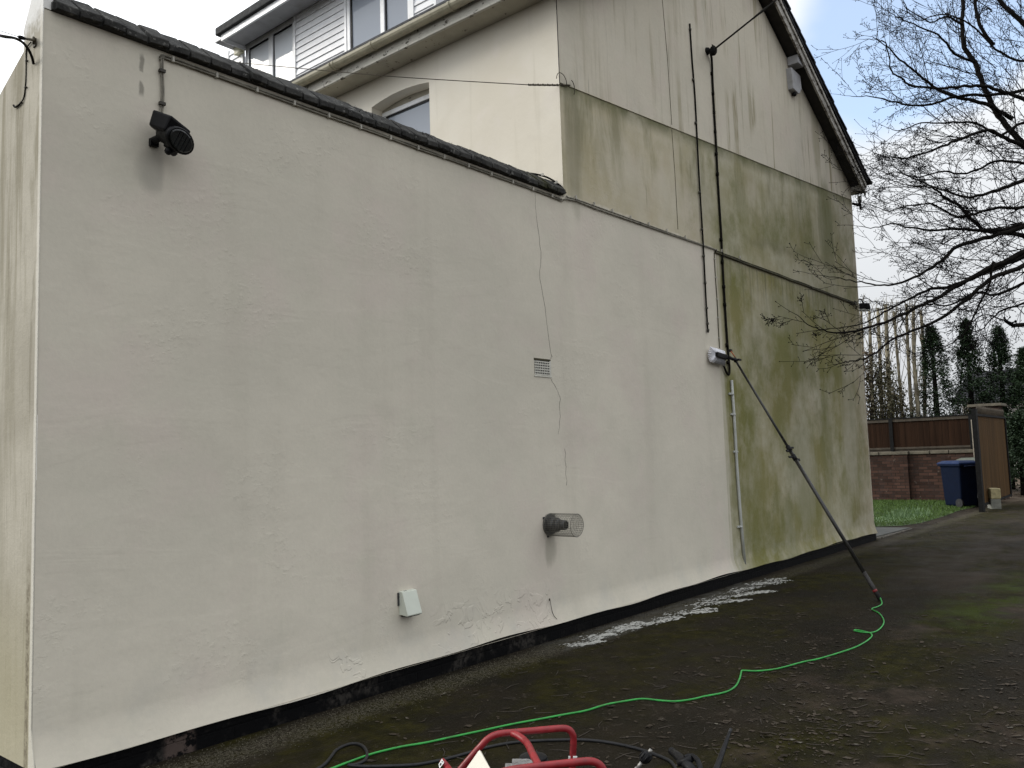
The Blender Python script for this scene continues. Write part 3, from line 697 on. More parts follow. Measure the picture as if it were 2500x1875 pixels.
# dormer
XD, DY0, DY1, DZ0, DZ1 = XC-0.02, 1.46, 5.24, 5.70, 6.83
m = MB(); N = 14; hh = (DZ1-DZ0)/N
bands = [(DY0, 1.79), (2.86, 3.80), (4.90, DY1)]
def board(y0, y1):
    for k in range(N):
        z0 = DZ0+k*hh
        m.prism([V(XD-0.016,y0,z0+0.004),V(XD-0.016,y0,z0+0.012),V(XD-0.003,y0,z0+hh+0.001),V(XD+0.02,y0,z0+hh+0.001),V(XD+0.02,y0,z0+0.004)], (0,y1-y0,0))
for a, b in bands: board(a+0.02, b)
m.box(XD-0.004, XD+0.03, 1.79, 2.86, DZ0, 5.93); m.box(XD-0.004, XD+0.03, 3.80, 4.90, DZ0, 5.93)
m.build('dormer_cladding', M['board'], house)
for q in (DY1-0.03, DY0):
    m = MB(); m.box(XD+0.035, 7.9, q, q+0.03, DZ0, DZ1); m.build('dormer_cheek', M['board'], house)
m = MB(); m.box(XD-0.022, XD+0.03, DY1-0.025, DY1+0.012, DZ0, DZ1); m.build('corner_trim', M['upvc'], house)
m = MB(); m.box(XD-0.022, XD+0.03, DY0-0.012, DY0+0.019, DZ0, DZ1)
m.build('corner_trim', M['upvc'], house)
for q in (1.79, 2.86, 3.80, 4.90):
    m = MB(); m.box(XD-0.024, XD+0.01, q-0.018, q+0.018, 5.90, DZ1); m.build('edge_trim', M['upvc'], house)
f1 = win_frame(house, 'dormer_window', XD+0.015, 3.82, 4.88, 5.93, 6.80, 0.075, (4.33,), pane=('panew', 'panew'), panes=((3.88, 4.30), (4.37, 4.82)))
f2 = win_frame(house, 'dormer_window', XD-0.018, 1.81, 2.84, 5.93, 6.80, 0.055, (2.25,), pane=('pane', 'pane'), panes=((1.865, 2.22), (2.285, 2.785)))
m = MB(); m.box(5.50, XD-0.03, DY0-0.25, DY1-0.20, DZ1-0.075, DZ1-0.06); m.box(XD-0.0299, XD+0.03, DY0-0.2, DY1-0.2, DZ1-0.0, DZ1+0.01); m.build('dormer_soffit', M['alarm'], house)
m = MB(); m.box(5.475, 5.499, DY0-0.26, 4.86, DZ1-0.125, DZ1-0.045); m.box(5.4995, XD, 4.845, 4.86, DZ1-0.125, DZ1-0.06); m.build('dormer_fascia', M['upvc'], house, bevel=0.003)
m = MB(); m.box(5.435, 8.0, DY0-0.30, 4.93, DZ1-0.044, DZ1+0.055); m.build('dormer_roof', M['felt'], house, bevel=0.012)
# crack that has opened between wing and house
m = MB()
cr = smooth_path([W(*q, 0.001) for q in ((1306,472),(1309,520),(1316,580),(1321,630),(1318,680),(1330,750),(1345,860),(1348,870),(1343,876))], 3)
cr2 = smooth_path([W(*q, 0.001) for q in ((1345,926),(1356,945),(1368,970),(1366,990),(1367,1030),(1364,1060))], 3)
cr3 = smooth_path([W(*q, 0.001) for q in ((1380,1095),(1381,1140),(1384,1185))], 3)
for c_ in (cr, cr2, cr3):
    c_ = [p+V(rnd.uniform(-0.008, 0.008), 0, 0) for p in c_]
    m.tube(c_, [0.0012*rnd.uniform(0.5, 1.3) for _ in c_], 4, flat=0.6)
m.build('crack', M['cable_dark'], house)
m = MB(); cp = [W(*q, P*-1+0.001) for q in ((1617,0),(1630,150),(1640,305))]; m.tube(cp, 0.0035, 4)
cp = [W(*q, 0.001) for q in ((1640,316),(1648,430),(1655,560))]; m.tube(cp, 0.0035, 4); m.build('render_joint', M['cable_moss'], house)

# ------------------------------------------------------------------ fixtures on the wall
def clip_at(parent, p, ax, w, mat):
    m = MB(); m.obox(p, ax, w); return m.build('clip', M[mat], parent)
XYZ = (V(1,0,0), V(0,1,0), V(0,0,1))
# twin cable under the coping
o = thing('cable', (2.2, -0.01, 3.67), 'pair of thin pale cables clipped just under the dark brick coping', 'cable')
m = MB()
for dz in (0.0, -0.014):
    m.tube([V(2.19+0.02*math.cos(a), -0.010, 3.655+dz+0.02*math.sin(a)) for a in (3.1, 2.3, 1.6)]+[V(2.3+0.3*k, -0.010+rnd.uniform(-0.002, 0), 3.675+dz+rnd.uniform(-0.003, 0.003)) for k in range(12)]+[V(5.80,-0.012,3.668+dz)], 0.0055, 6)
m.build('sheath', M['cable_grey'], o)
for k in range(14): clip_at(o, V(2.24+0.262*k, -0.014, 3.668), XYZ, (0.006, 0.010, 0.015), 'clip')
# twin cable of the flood lamp
o = thing('cable', (2.19, -0.01, 3.4), 'pair of grey cables dropping from the coping to the black flood lamp', 'cable')
m = MB()
for dx in (0, 4.5):
    m.tube(smooth_path([W(x_+dx, y_, 0.010) for x_, y_ in ((402,137),(395,140),(393,170),(395,215),(394,252),(390,290),(393,312),(399,330))], 3), 0.0045, 6)
m.build('sheath', M['cable_grey'], o)
for y_ in (173, 253): clip_at(o, W(396, y_, 0.014), XYZ, (0.016, 0.010, 0.008), 'clipdark')
# flood lamp
fc = W(436, 342, 0.155)
o = thing('flood_lamp', W(385, 352, 0.0), 'black oval flood lamp hung from a short bracket on the washed wall', 'lamp')
nn = V(0.30, -0.86, -0.42).normalized(); aa = nn.cross(V(0,0,1)).normalized()*-1; aa = V(0.90, 0.40, -0.16); aa = (aa-nn*aa.dot(nn)).normalized(); bb = nn.cross(aa)
m = MB(); prev = None
def ring(c, ra, rb, n=24): return [c+aa*(ra*math.cos(2*math.pi*k/n))+bb*(rb*math.sin(2*math.pi*k/n)) for k in range(n)]
secs = [(-0.115, 0.042, 0.032), (-0.105, 0.060, 0.042), (-0.05, 0.080, 0.052), (-0.01, 0.090, 0.057), (0.0, 0.099, 0.063), (0.018, 0.099, 0.063), (0.022, 0.092, 0.057)]
vs = []; fs = []
for i, (d, ra, rb) in enumerate(secs): vs += ring(fc+nn*d, ra, rb)
for i in range(len(secs)-1):
    for k in range(24): fs.append((i*24+k, i*24+(k+1)%24, (i+1)*24+(k+1)%24, (i+1)*24+k))
fs.append(tuple(range(23, -1, -1))); m.add(vs, fs, True)
body = m.build('body', M['black'], o)
m = MB(); m.obox(fc-nn*0.045+V(-0.02,0.0,0.050), (aa, nn, aa.cross(nn)), (0.082, 0.070, 0.044), 0.85); m.build('gear_box', M['black'], o, bevel=0.012)
m = MB(); vs = ring(fc+nn*0.0205, 0.086, 0.052); vs2 = ring(fc+nn*0.0235, 0.079, 0.046)
m.add(vs+vs2, [(k, (k+1)%24, 24+(k+1)%24, 24+k) for k in range(24)]+[tuple(24+k for k in range(24))], False); lens = m.build('lens', M['lens'], o)
m = MB()
for k in (-0.035, -0.01, 0.018, 0.042): m.obox(fc+nn*0.0225+aa*k, (aa, bb, nn), (0.0015, 0.042, 0.004))
m.build('lens_rib', M['black'], o)
m = MB(); b0 = W(364, 346, 0.0); m.obox(b0+V(0.02,-0.012,-0.004), XYZ, (0.022, 0.012, 0.020)); m.tube([b0+V(0.01,-0.03,0.0), fc-nn*0.075-aa*0.02], [0.020, 0.018], 8); m.tube([b0+V(0.06,-0.055,-0.018), fc-bb*0.0-nn*0.06-V(0,0,0.05), fc-nn*0.03-V(0,0,0.083)], [0.010, 0.014, 0.018], 8)
m.build('bracket', M['black'], o)
m = MB(); m.ball(fc-nn*0.045-V(0.02,0,0.076), 0.022, 10); m.build('knob', M['black'], o)

# air brick
c0, c1 = W(1303, 874), W(1346, 919)
o = thing('air_vent', ((c0.x+c1.x)/2, 0, c1.z), 'small square cream air vent grille recessed in the washed wall beside the crack', 'vent')
m = MB(); x0, x1, z0, z1 = c0.x, c1.x, c1.z, c0.z
for i in range(9):
    xx = x0+0.012+(x1-x0-0.036)*i/8; m.box(xx-0.0035, xx+0.0035, -0.003, 0.0, z0+0.008, z1-0.022)
for i in range(6):
    zz = z0+0.008+(z1-z0-0.032)*i/5; m.box(x0+0.004, x1-0.020, -0.0036, -0.0004, zz-0.0045, zz+0.0045)
m.build('grille', M['vent'], o)
m = MB(); m.box(x0+0.004, x1-0.022, -0.0018, -0.0002, z0+0.006, z1-0.012); m.build('hollow', M['hole'], o)
m = MB()                                          # raised render lip around it
m.box(x1-0.020, x1-0.004, -0.006, -0.0005, z0, z1-0.012); m.box(x0-0.002, x1-0.002, -0.0065, -0.0005, z0-0.012, z0); m.build('frame', M['vent'], o, bevel=0.002)
m = MB(); m.box(x0, x1-0.004, -0.0022, -0.0004, z1-0.013, z1+0.002); m.build('shadow_gap', M['cable_moss'], o)

# boiler flue in its wire guard
fx, fz = 5.463, 0.905
o = thing('boiler_flue', (fx, 0, fz), 'grey boiler flue inside a round wire mesh guard, low on the washed wall', 'flue')
m = MB(); m.tube([V(fx,0.0,fz),V(fx,-0.012,fz)], [0.088, 0.086], 24); m.build('wall_plate', M['flue'], o)
m = MB(); m.tube([V(fx,-0.012,fz),V(fx,-0.075,fz)], 0.060, 20); m.tube([V(fx,-0.075,fz),V(fx,-0.115,fz)], [0.060, 0.040], 20); m.tube([V(fx,-0.11,fz),V(fx,-0.165,fz)], [0.040, 0.037], 20); m.build('terminal', M['flue'], o)
m = MB(); m.tube([V(fx,-0.1655,fz),V(fx,-0.1665,fz)], 0.029, 18); m.build('outlet', M['hole'], o)
m = MB(); RG = 0.090; LG = 0.26; n = 34
for k in range(n):
    a = 2*math.pi*k/n; p = V(fx+RG*math.cos(a), -0.012, fz+RG*math.sin(a)); m.tube([p, p+V(0,-LG,0)], 0.0011, 4, cap=False)
for i in range(17):
    yy = -0.012-LG*i/16; m.tube([V(fx+RG*math.cos(2*math.pi*k/28), yy, fz+RG*math.sin(2*math.pi*k/28)) for k in range(28)], 0.0012 if i not in (0, 16) else 0.003, 4, closed=True)
for i in range(-6, 7):
    q = i*0.0138; w = math.sqrt(max(0, RG*RG-q*q))
    m.tube([V(fx+q,-0.012-LG,fz-w),V(fx+q,-0.012-LG,fz+w)], 0.0011, 4, cap=False); m.tube([V(fx-w,-0.012-LG,fz+q),V(fx+w,-0.012-LG,fz+q)], 0.0011, 4, cap=False)
m.build('guard', M['meshsteel'], o)
for a in (0.9, 2.5, 4.4): m = MB(); p = V(fx+0.097*math.cos(a), -0.006, fz+0.097*math.sin(a)); m.obox(p, XYZ, (0.008, 0.006, 0.008)); m.build('fixing_tab', M['flue'], o)

# pale wedge-shaped vent cover
o = thing('vent_cover', (3.88, 0, 0.44), 'pale green grey wedge-shaped vent cover near the foot of the washed wall', 'vent')
a0, a1 = W(974, 1447, 0.0), W(976, 1504, 0.0)
x0 = 3.815; x1 = 3.945; zt_, zb_ = 0.605, 0.452
m = MB(); m.prism([V(x0,0,zt_),V(x0,-0.035,zt_-0.004),V(x0,-0.085,zb_+0.002),V(x0,-0.080,zb_-0.006),V(x0,0,zb_)], (x1-x0,0,0)); m.build('hood', M['cover'], o, bevel=0.004)
m = MB(); m.box(x0-0.012, x0-0.0005, -0.008, 0, zb_+0.06, zt_-0.01); m.build('back_plate', M['flue'], o)
m = MB(); m.box(x0+0.012, x1-0.012, -0.070, -0.006, zb_-0.011, zb_-0.007); m.build('outlet', M['hole'], o)
for k in (0.03, 0.045): m = MB(); m.cyl(V(x0+k,-0.022,zt_-0.002), V(x0+k,-0.022,zt_+0.001), 0.003); m.build('screw', M['hole'], o)
# loose wire end
o = thing('wire', W(1343, 1463), 'short dark stub of wire poking out just above the black plinth', 'wire')
m = MB(); m.tube(smooth_path([W(1342,1462,0.001),W(1344,1470,0.012),W(1347,1488,0.016),W(1352,1502,0.03),W(1360,1512,0.045)], 4), 0.002, 5); m.build('strand', M['cable_dark'], o)
m = MB(); m.ball(W(1342,1464,0.004), 0.007, 8, (1,0.6,1.6)); m.build('hole_plug', M['cable_moss'], o)

# cables and conduit on the gable
o = thing('cable', (5.85, -0.02, 3.68), 'two mossy cables clipped side by side across the gable in line with the coping', 'cable')
m = MB(); m2 = MB()
upper = [W(1383,478,0.012),W(1387,482,0.012),W(1405,486,0.014),W(1450,502,0.012)]+[W(1450+60*k, 502+21.6*k, 0.012) for k in range(1, 6)]
lower = [W(1376,488,0.014),W(1381,486,0.014),W(1392,488,0.014),W(1409,491,0.012),W(1450,508,0.012)]+[W(1450+60*k, 508+20.6*k, 0.012) for k in range(1, 6)]
m.tube(smooth_path(upper, 2), 0.0065, 6); m.tube(smooth_path(lower, 2), 0.0065, 6)
m.build('sheath', M['cable_grey'], o)
far = [V(8.7+0.25*k, -0.014+rnd.uniform(-0.003, 0.003), 3.692+rnd.uniform(-0.004, 0.004)-0.0008*k) for k in range(20)]+[V(13.60,-0.014,3.690)]
m2.tube([W(1748,612,0.012)]+far, [0.006]+[rnd.uniform(0.009, 0.014) for _ in far], 6)
m2.tube([p+V(0,0.002,0.022) for p in far], [rnd.uniform(0.005, 0.009) for _ in far], 6)
m2.build('mossy_sheath', M['cable_moss'], o)
for k in range(10):
    q = W(1406+44.5*k, 484+16.2*k, 0.018); clip_at(o, q+V(0,0,0.008), XYZ, (0.005, 0.009, 0.018), 'clip'); 
o = thing('cable', (5.8, 0.05, 3.76), 'short black cable bent over the end of the brick coping', 'cable')
m = MB(); m.tube(smooth_path([V(5.55,0.16,3.885),V(5.66,0.13,3.890),V(5.74,0.07,3.86),V(5.80,0.0,3.79),V(5.84,-0.022,3.73)], 4), 0.008, 6); m.build('sheath', M['cable_dark'], o)
for p in (V(5.68,0.11,3.89), V(5.77,0.03,3.825)): clip_at(o, p, XYZ, (0.006, 0.014, 0.012), 'clip')
# thick service cable
o = thing('service_cable', (8.9, -0.02, 2.3), 'thick black cable running down the gable to a loose loop behind the brush', 'cable')
pts = [W(1735,132,0.05),W(1738,150,0.03),W(1741,230,0.022),W(1748,350,0.022),W(1753,450,0.015),W(1760,560,0.016),W(1764,640,0.018),W(1770,750,0.016),W(1776,840,0.016),W(1779.5,880,0.018),W(1781,905,0.02),W(1779,915,0.022),W(1773,908,0.022),W(1768,895,0.020),W(1765.5,888,0.016)]
m = MB(); m.tube(smooth_path(pts, 4), 0.013, 8); m.build('sheath', M['cable_dark'], o)
for y_ in (180, 228, 275, 322, 376, 425, 585, 640, 700, 744, 842, 885):
    f = y_; x_ = 1736+(y_-150)*0.0565; m = MB(); q = W(x_, f, 0.018); m.tube([q+V(0,0,-0.018), q+V(0,0,0.018)], 0.019, 8); m.build('clip', M['cable_dark'], o)
# second cable, cut off short
o = thing('cable', (8.42, -0.02, 2.7), 'older grey black cable hanging down the gable, cut off short of the vent height', 'cable')
m = MB(); m.tube(smooth_path([W(*q, 0.018) for q in ((1684,58),(1690,150),(1697,240),(1705,400),(1711,500),(1717,600),(1722,700),(1727,790),(1729,812))], 4), 0.010, 7); m.build('sheath', M['cable_dark'], o)
for y_ in (72, 195, 300, 470, 560, 625, 690, 752, 790, 806): m = MB(); q = W(1684+(y_-58)*0.0594, y_, 0.02); m.tube([q+V(0,0,-0.012), q+V(0,0,0.012)], 0.015, 7); m.build('clip', M['clipdark'], o)
# thin cable at the wash line
o = thing('cable', (8.72, -0.01, 2.6), 'thin pale-clipped cable down the line between clean and green render', 'cable')
m = MB(); m.tube(smooth_path([W(*q, 0.007) for q in ((1744,617),(1747,680),(1751,735),(1754,800),(1757,850))], 3), 0.005, 6); m.build('sheath', M['cable_moss'], o)
for y_ in (632, 677, 730, 775, 825): clip_at(o, W(1744.5+(y_-617)*0.056, y_, 0.010), XYZ, (0.011, 0.008, 0.007), 'clip')
# conduit
o = thing('conduit', (9.0, -0.02, 0.2), 'grey white plastic conduit pipe on the green lower gable, reaching the plinth', 'conduit')
m = MB(); m.tube([W(1786,928,0.018),W(1792,1010,0.018),W(1800,1150,0.018),W(1808,1260,0.018),W(1818.5,1377,0.018)], 0.0165, 10); m.build('pipe', M['conduit'], o)
for x_, y_ in ((1787,962), (1792,1012), (1798,1103), (1808,1286)):
    m = MB(); q = W(x_, y_, 0.018); m.tube([q+V(0,0,-0.010), q+V(0,0,0.010)], 0.021, 10); m.obox(q+V(-0.035,0.008,0.004), XYZ, (0.022, 0.008, 0.011)); m.build('saddle', M['conduit'], o)
o = thing('insulator', (8.76, -0.03, 6.0), 'dark porcelain insulator bracket high on the gable with the overhead line tied to it', 'insulator')
ip = W(1724, 126, 0.0)
m = MB(); m.tube([ip, ip+V(0,-0.04,0)], [0.05, 0.035], 10); m.tube([ip+V(0,-0.04,0), ip+V(0.02,-0.10,-0.02)], [0.02, 0.018], 8); m.build('bracket', M['iron'], o)
m = MB(); m.ball(ip+V(0.0,-0.09,-0.02), 0.045, 10, (1,1,1.3)); m.build('porcelain', M['iron'], o)
m = MB(); ha = AT(1748, 117, 9.25); m.tube(smooth_path([ip+V(0,-0.08,0.05), (ip+ha)/2+V(0,-0.02,0.05), ha], 4), 0.007, 6); m.tube(smooth_path([ip+V(0.02,-0.10,-0.03), (ip+ha)/2+V(0.04,-0.03,-0.05), ha], 4), 0.007, 6); m.build('tie_wire', M['cable_dark'], o)
o = thing('overhead_line', ha, 'black overhead line running up from the gable insulator past the bargeboard', 'cable')
m = MB(); hb = AT(1895, 0, 9.65); dd = hb-ha; m.tube([ha, ha+dd*0.55, ha+dd*0.72, ha+dd*0.8, ha+dd*0.88, hb, ha+dd*12], [0.010, 0.010, 0.013, 0.017, 0.010, 0.010, 0.010], 7); m.build('line', M['cable_dark'], o)
# rusty wire round the house corner
o = thing('washing_line', W(1395, 208, 0.02), 'rusty twisted wire tied round the house corner and stretched left past the dormer', 'wire')
m = MB(); e0 = V(XC-0.03, -0.03, W(1385, 208).z); e1 = AT(1290, 207, 7.25)
tw = [e1+(V(XC+0.12,-0.03,e0.z-0.01)-e1)*(k/26) for k in range(27)]
m.tube([p+V(0,0.004*math.sin(k*2.1),0.006*math.cos(k*2.1)) for k, p in enumerate(tw)], 0.007, 5); m.tube([p+V(0,0.004*math.sin(k*2.1+3),0.006*math.cos(k*2.1+3)) for k, p in enumerate(tw)], 0.005, 5)
m.build('twisted_end', M['rust'], o)
m = MB(); m.tube(smooth_path([e1, AT(1100,196,7.4), AT(950,186,7.6), AT(800,173,7.9), AT(650,159,8.2), AT(540,149,8.5), AT(470,143,8.7)], 3), 0.004, 5); m.build('wire', M['rust'], o)
m = MB(); m.tube([V(XC-0.03+0.075*math.cos(a)+0.02,-0.035,e0.z-0.02+0.075*math.sin(a)) for a in [math.pi*(0.0+k/10) for k in range(11)]], 0.0035, 5)
m.tube([V(XC+0.14+0.045*math.cos(a),-0.035,e0.z-0.03+0.07*math.sin(a)) for a in [math.pi*(k/8-0.25) for k in range(7)]], 0.004, 5); m.build('wire_loop', M['rust'], o)
# alarm boxes and sensors
bc = PY(1948, 197, -0.10)
o = thing('alarm_box', (bc.x, 0, bc.z-0.15), 'grey tapered alarm box tucked under the right slope of the gable', 'alarm')
m = MB(); w, h = 0.20, 0.17
m.prism([V(bc.x-w*0.9,0,bc.z+h*0.85),V(bc.x+w*0.75,0,bc.z+h*0.75),V(bc.x+w*0.9,0,bc.z-h*0.35),V(bc.x+w*0.30,0,bc.z-h),V(bc.x-w*0.75,0,bc.z-h*0.9)], (0,-0.085,0)); m.build('housing', M['alarm'], o, bevel=0.008)
m = MB(); m.ball(V(bc.x-0.02,-0.045,bc.z-h-0.015), 0.035, 10, (1,1,0.9)); m.build('strobe', M['black'], o)
c0 = PX(586, 122, XD-0.03)
o = thing('alarm_box', c0, 'small yellowed alarm box on the white cladding beside the left dormer window', 'alarm')
m = MB(); y_, z_ = c0.y, c0.z
m.prism([V(XD-0.005,y_-0.075,z_+0.10),V(XD-0.03,y_-0.06,z_+0.115),V(XD-0.03,y_+0.04,z_+0.115),V(XD-0.005,y_+0.085,z_+0.02),V(XD-0.005,y_+0.07,z_-0.055),V(XD-0.005,y_-0.07,z_-0.055)], (-0.07,0,-0.01)); m.build('housing', M['alarm_y'], o, bevel=0.008)
m = MB(); m.cyl(V(XD-0.078,y_-0.055,z_+0.06),V(XD-0.082,y_-0.055,z_+0.06),0.012); m.build('sensor_eye', M['black'], o)
s0 = PX(2077, 495, XR)
o = thing('antenna', (XR, 0.1, s0.z), 'small grey antenna on an arm at the front corner of the house below the eaves', 'antenna')
p0 = AT(2070, 494, 13.6); p1 = AT(2099, 502, 13.6)
m = MB(); m.tube([p0, p1], 0.020, 8); m.build('arm', M['iron'], o)
m = MB(); m.tube([AT(2101,512,13.6), AT(2100,497,13.6)], 0.018, 8); m.build('joint', M['iron'], o)
m = MB(); m.tube([AT(2099.5,496,13.6), AT(2098.8,490,13.6), AT(2098.5,479,13.6)], [0.024, 0.034, 0.034], 12); m.build('sensor_head', M['conduit'], o)
m = MB(); m.tube(smooth_path([AT(2103,506,13.6),AT(2114,504,13.6),AT(2116,499,13.6),AT(2106,497,13.6)], 4), 0.003, 5); m.build('lead', M['cable_dark'], o)
lp = AT(2109, 747, 13.55)
o = thing('flood_lamp', (XR, 0, lp.z), 'dark flood lamp at the front corner of the house, half hidden by twigs', 'lamp')
m = MB(); m.obox(lp, (r2, fw, u2), (0.095, 0.06, 0.045), 0.8); m.build('body', M['black'], o, bevel=0.015)
m = MB(); m.obox(lp-u2*0.068+r2*0.0, (r2, fw, u2), (0.085, 0.055, 0.018)); m.build('lens', M['conduit'], o, bevel=0.01)
m = MB(); m.tube(smooth_path([AT(2092,742,13.6), AT(2097,731,13.6), AT(2103,732,13.6), lp+u2*0.04], 3), 0.012, 6); m.tube(smooth_path([AT(2102,731,13.6),AT(2118,729,13.6),AT(2130,737,13.6)],4),0.006,5); m.build('bracket', M['black'], o)
# cable bracket on the end of the wing
bk = PX(82, 98, XL-0.02)
o = thing('cable_bracket', PX(86, 100, XL), 'rusty cable bracket on the stained end of the wing with cables tied to it', 'bracket')
m = MB(); q0 = PX(88, 106, XL-0.003)
m.tube([q0, bk, PX(66, 95, XL-0.09), PX(52, 92, XL-0.14)], [0.007, 0.007, 0.006, 0.005], 6); m.obox(q0+V(-0.004,0,0), XYZ, (0.006, 0.014, 0.020)); m.tube([bk+V(0,0,0.016), bk-V(0,0,0.02)], 0.006, 6); m.build('hook', M['rust'], o)
m = MB(); m.ball(PX(53, 92, XL-0.14), 0.010, 8, (2.0,1,0.9)); m.build('clamp', M['iron'], o)
cab = [PX(82,156,XL-0.012),PX(78,140,XL-0.03),PX(70,122,XL-0.06),PX(58,106,XL-0.10),PX(45,97,XL-0.15),PX(30,92,XL-0.2),PX(0,87,XL-0.32),AT(-60,74,2.9),AT(-300,30,3.6)]
o = thing('cable', cab[0], 'thick dark cable sweeping off to the left from the stained end of the wing', 'cable')
m = MB(); m.tube(smooth_path(cab, 4), 0.0065, 7); m.build('sheath', M['cable_dark'], o)
o = thing('wire', PX(50,91,XL-0.14), 'thin span wires running off to the left above the dark cable', 'wire')
m = MB(); m.tube([PX(50,91,XL-0.14), PX(0,75,XL-0.30), AT(-300,-20,3.6)], 0.0018, 5); m.tube([PX(60,97,XL-0.10), PX(0,92.5,XL-0.30), AT(-300,50,3.6)], 0.0012, 5); m.build('strand', M['steel'], o)
o = thing('cable', PX(64,200,XL-0.01), 'slim grey cable dropping down the stained end of the wing to a hooked end', 'cable')
m = MB(); m.tube(smooth_path([PX(76,103,XL-0.012),PX(68,112,XL-0.012),PX(64,125,XL-0.010),PX(64,150,XL-0.008),PX(63.5,190,XL-0.008),PX(62,212,XL-0.008),PX(59,235,XL-0.010),PX(52,250,XL-0.012),PX(42,259,XL-0.012),PX(36,261,XL-0.014),PX(33,257,XL-0.014)], 4), [0.0035]*30+[0.0050]*11, 6); m.build('sheath', M['cable_dark'], o)
for x_, y_ in ((64.5,148), (62.5,213), (51,251)): clip_at(o, PX(x_, y_, XL-0.012), XYZ, (0.006, 0.006, 0.003), 'clipdark')

# ------------------------------------------------------------------ water fed pole and hose
pb = G(2150, 1468) + V(0,0,0.012); hd = W(1800, 886, 0.30)
o = thing('water_fed_pole', (pb.x, pb.y, 0), 'long black water-fed pole with a white brush, propped from the drive against the gable', 'pole')
pt = W(1797, 882, 0.17)
def along(k): return pb+(pt-pb)*k
ax = (pt-pb).normalized(); sx = ax.cross(V(0,0,1)).normalized(); sy = ax.cross(sx)
m = MB(); m.tube([along(0.0), along(0.10)], 0.021, 12); m.build('grip', M['grip'], o)
m = MB(); m.tube([along(0.10), along(0.595)], 0.0185, 12); m.build('lower_tube', M['carbon'], o)
m = MB(); m.tube([along(0.595), along(1.0)], [0.0135, 0.0125], 12); m.build('upper_tube', M['carbon'], o)
for k, s_ in ((0.594, 1), (0.555, -1)):
    m = MB(); c_ = along(k); m.tube([c_-ax*0.03, c_+ax*0.03], 0.024, 12)
    m.obox(c_+sx*0.055*s_+ax*0.01, (sx, sy, ax), (0.028, 0.006, 0.009)); m.obox(c_-sx*0.042*s_-ax*0.028, (sx, sy, ax), (0.020, 0.007, 0.012)); m.build('clamp', M['black'], o)
m = MB(); m.tube([along(0.028), along(0.036)], 0.0225, 12); m.build('red_band', M['red'], o)
# gooseneck and brush
bc = W(1762, 869, 0.10)
m = MB(); m.tube(smooth_path([pt, pt+ax*0.03, W(1789,877,0.16), W(1780,872,0.13)], 3), [0.022]*4+[0.018]*6, 8); m.obox(pt+V(0.06,-0.01,0.02), XYZ, (0.035, 0.012, 0.010)); m.build('gooseneck', M['black'], o)
bd = (W(1781,871,0.10)-W(1758,864,0.10)).normalized(); bn = V(0,1,0); bu = bd.cross(bn)*-1
if bu.z < 0: bu = -bu
m = MB(); m.obox(bc, (bd, bn, bu), (0.125, 0.020, 0.026)); m.build('brush_block', M['black'], o, bevel=0.006)
bw = MB(); bg_ = MB()
for i in range(17):
    for j in range(9):
        a = (j-4)/4*0.95; s_ = (i-8)/8
        p0 = bc+bd*(0.118*s_)+bu*(0.028*math.sin(a))+bn*0.015
        spread = bd*(0.05*s_*abs(s_))+bd*rnd.uniform(-0.006, 0.006)
        p1 = p0+(bu*math.sin(a)*1.05+bn*math.cos(a)*0.9)*0.070+spread
        if p1.y > -0.004: p1.y = -0.004
        (bw if j > 4 or (i < 4) else bg_).tube([p0, p1], [0.006, 0.009], 5)
bw.build('white_bristles', M['bristle'], o); bg_.build('grey_bristles', M['bristleg'], o)
m = MB(); m.tube(smooth_path([W(1795,872,0.17), W(1789,864,0.16), W(1784,857,0.14)], 3), 0.006, 6); m.build('jet_tube', M['orange'], o)
m = MB(); m.obox(W(1783,856,0.13), XYZ, (0.022, 0.014, 0.014)); m.tube([W(1781,856,0.13), W(1776,861,0.11)], 0.004, 5); m.build('jet_nozzle', M['black'], o)

hp = [(2150,1468),(2153,1474),(2143,1481),(2128,1487),(2145,1496),(2156,1510),(2157,1523),(2146,1537),(2130,1544),(2110,1544),(2086,1540),(2092,1538),(2120,1544),(2129,1551),(2120,1562),(2095,1577),(2060,1590),(2000,1608),(1960,1616),(1900,1632),(1850,1638),(1815,1637),(1810,1640),(1806,1656),(1795,1676),(1770,1690),(1720,1700),(1690,1707),(1650,1712),(1610,1710),(1570,1706),(1530,1711),(1480,1720),(1430,1735),(1380,1744),(1310,1757),(1250,1768),(1180,1783),(1100,1800),(1040,1813),(985,1822),(940,1832),(900,1843),(850,1861),(800,1880),(720,1910)]
m = MB(); m.tube(smooth_path([G(x_, y_, 0.007)+V(0,0,0.03 if k == 0 else 0) for k, (x_, y_) in enumerate(hp)], 4), 0.0056, 8)
tag(m.build('garden_hose', M['green']), 'bright green hose snaking along the dark drive from the foot of the pole', 'hose')
bh = [(760,1885),(790,1868),(808,1848),(820,1832),(842,1820),(866,1815),(886,1822),(896,1838),(892,1855),(870,1866),(850,1868),(900,1871),(1000,1868),(1050,1861),(1100,1850),(1150,1836),(1200,1822),(1260,1812),(1320,1808),(1400,1806),(1450,1808),(1500,1815),(1550,1826),(1600,1842),(1640,1862),(1660,1900)]
m = MB(); m.tube(smooth_path([G(x_, y_, 0.008) for x_, y_ in bh], 4), 0.0078, 8)
tag(m.build('pressure_hose', M['blackrub']), 'black high-pressure hose lying across the drive behind the red machine frame', 'hose')

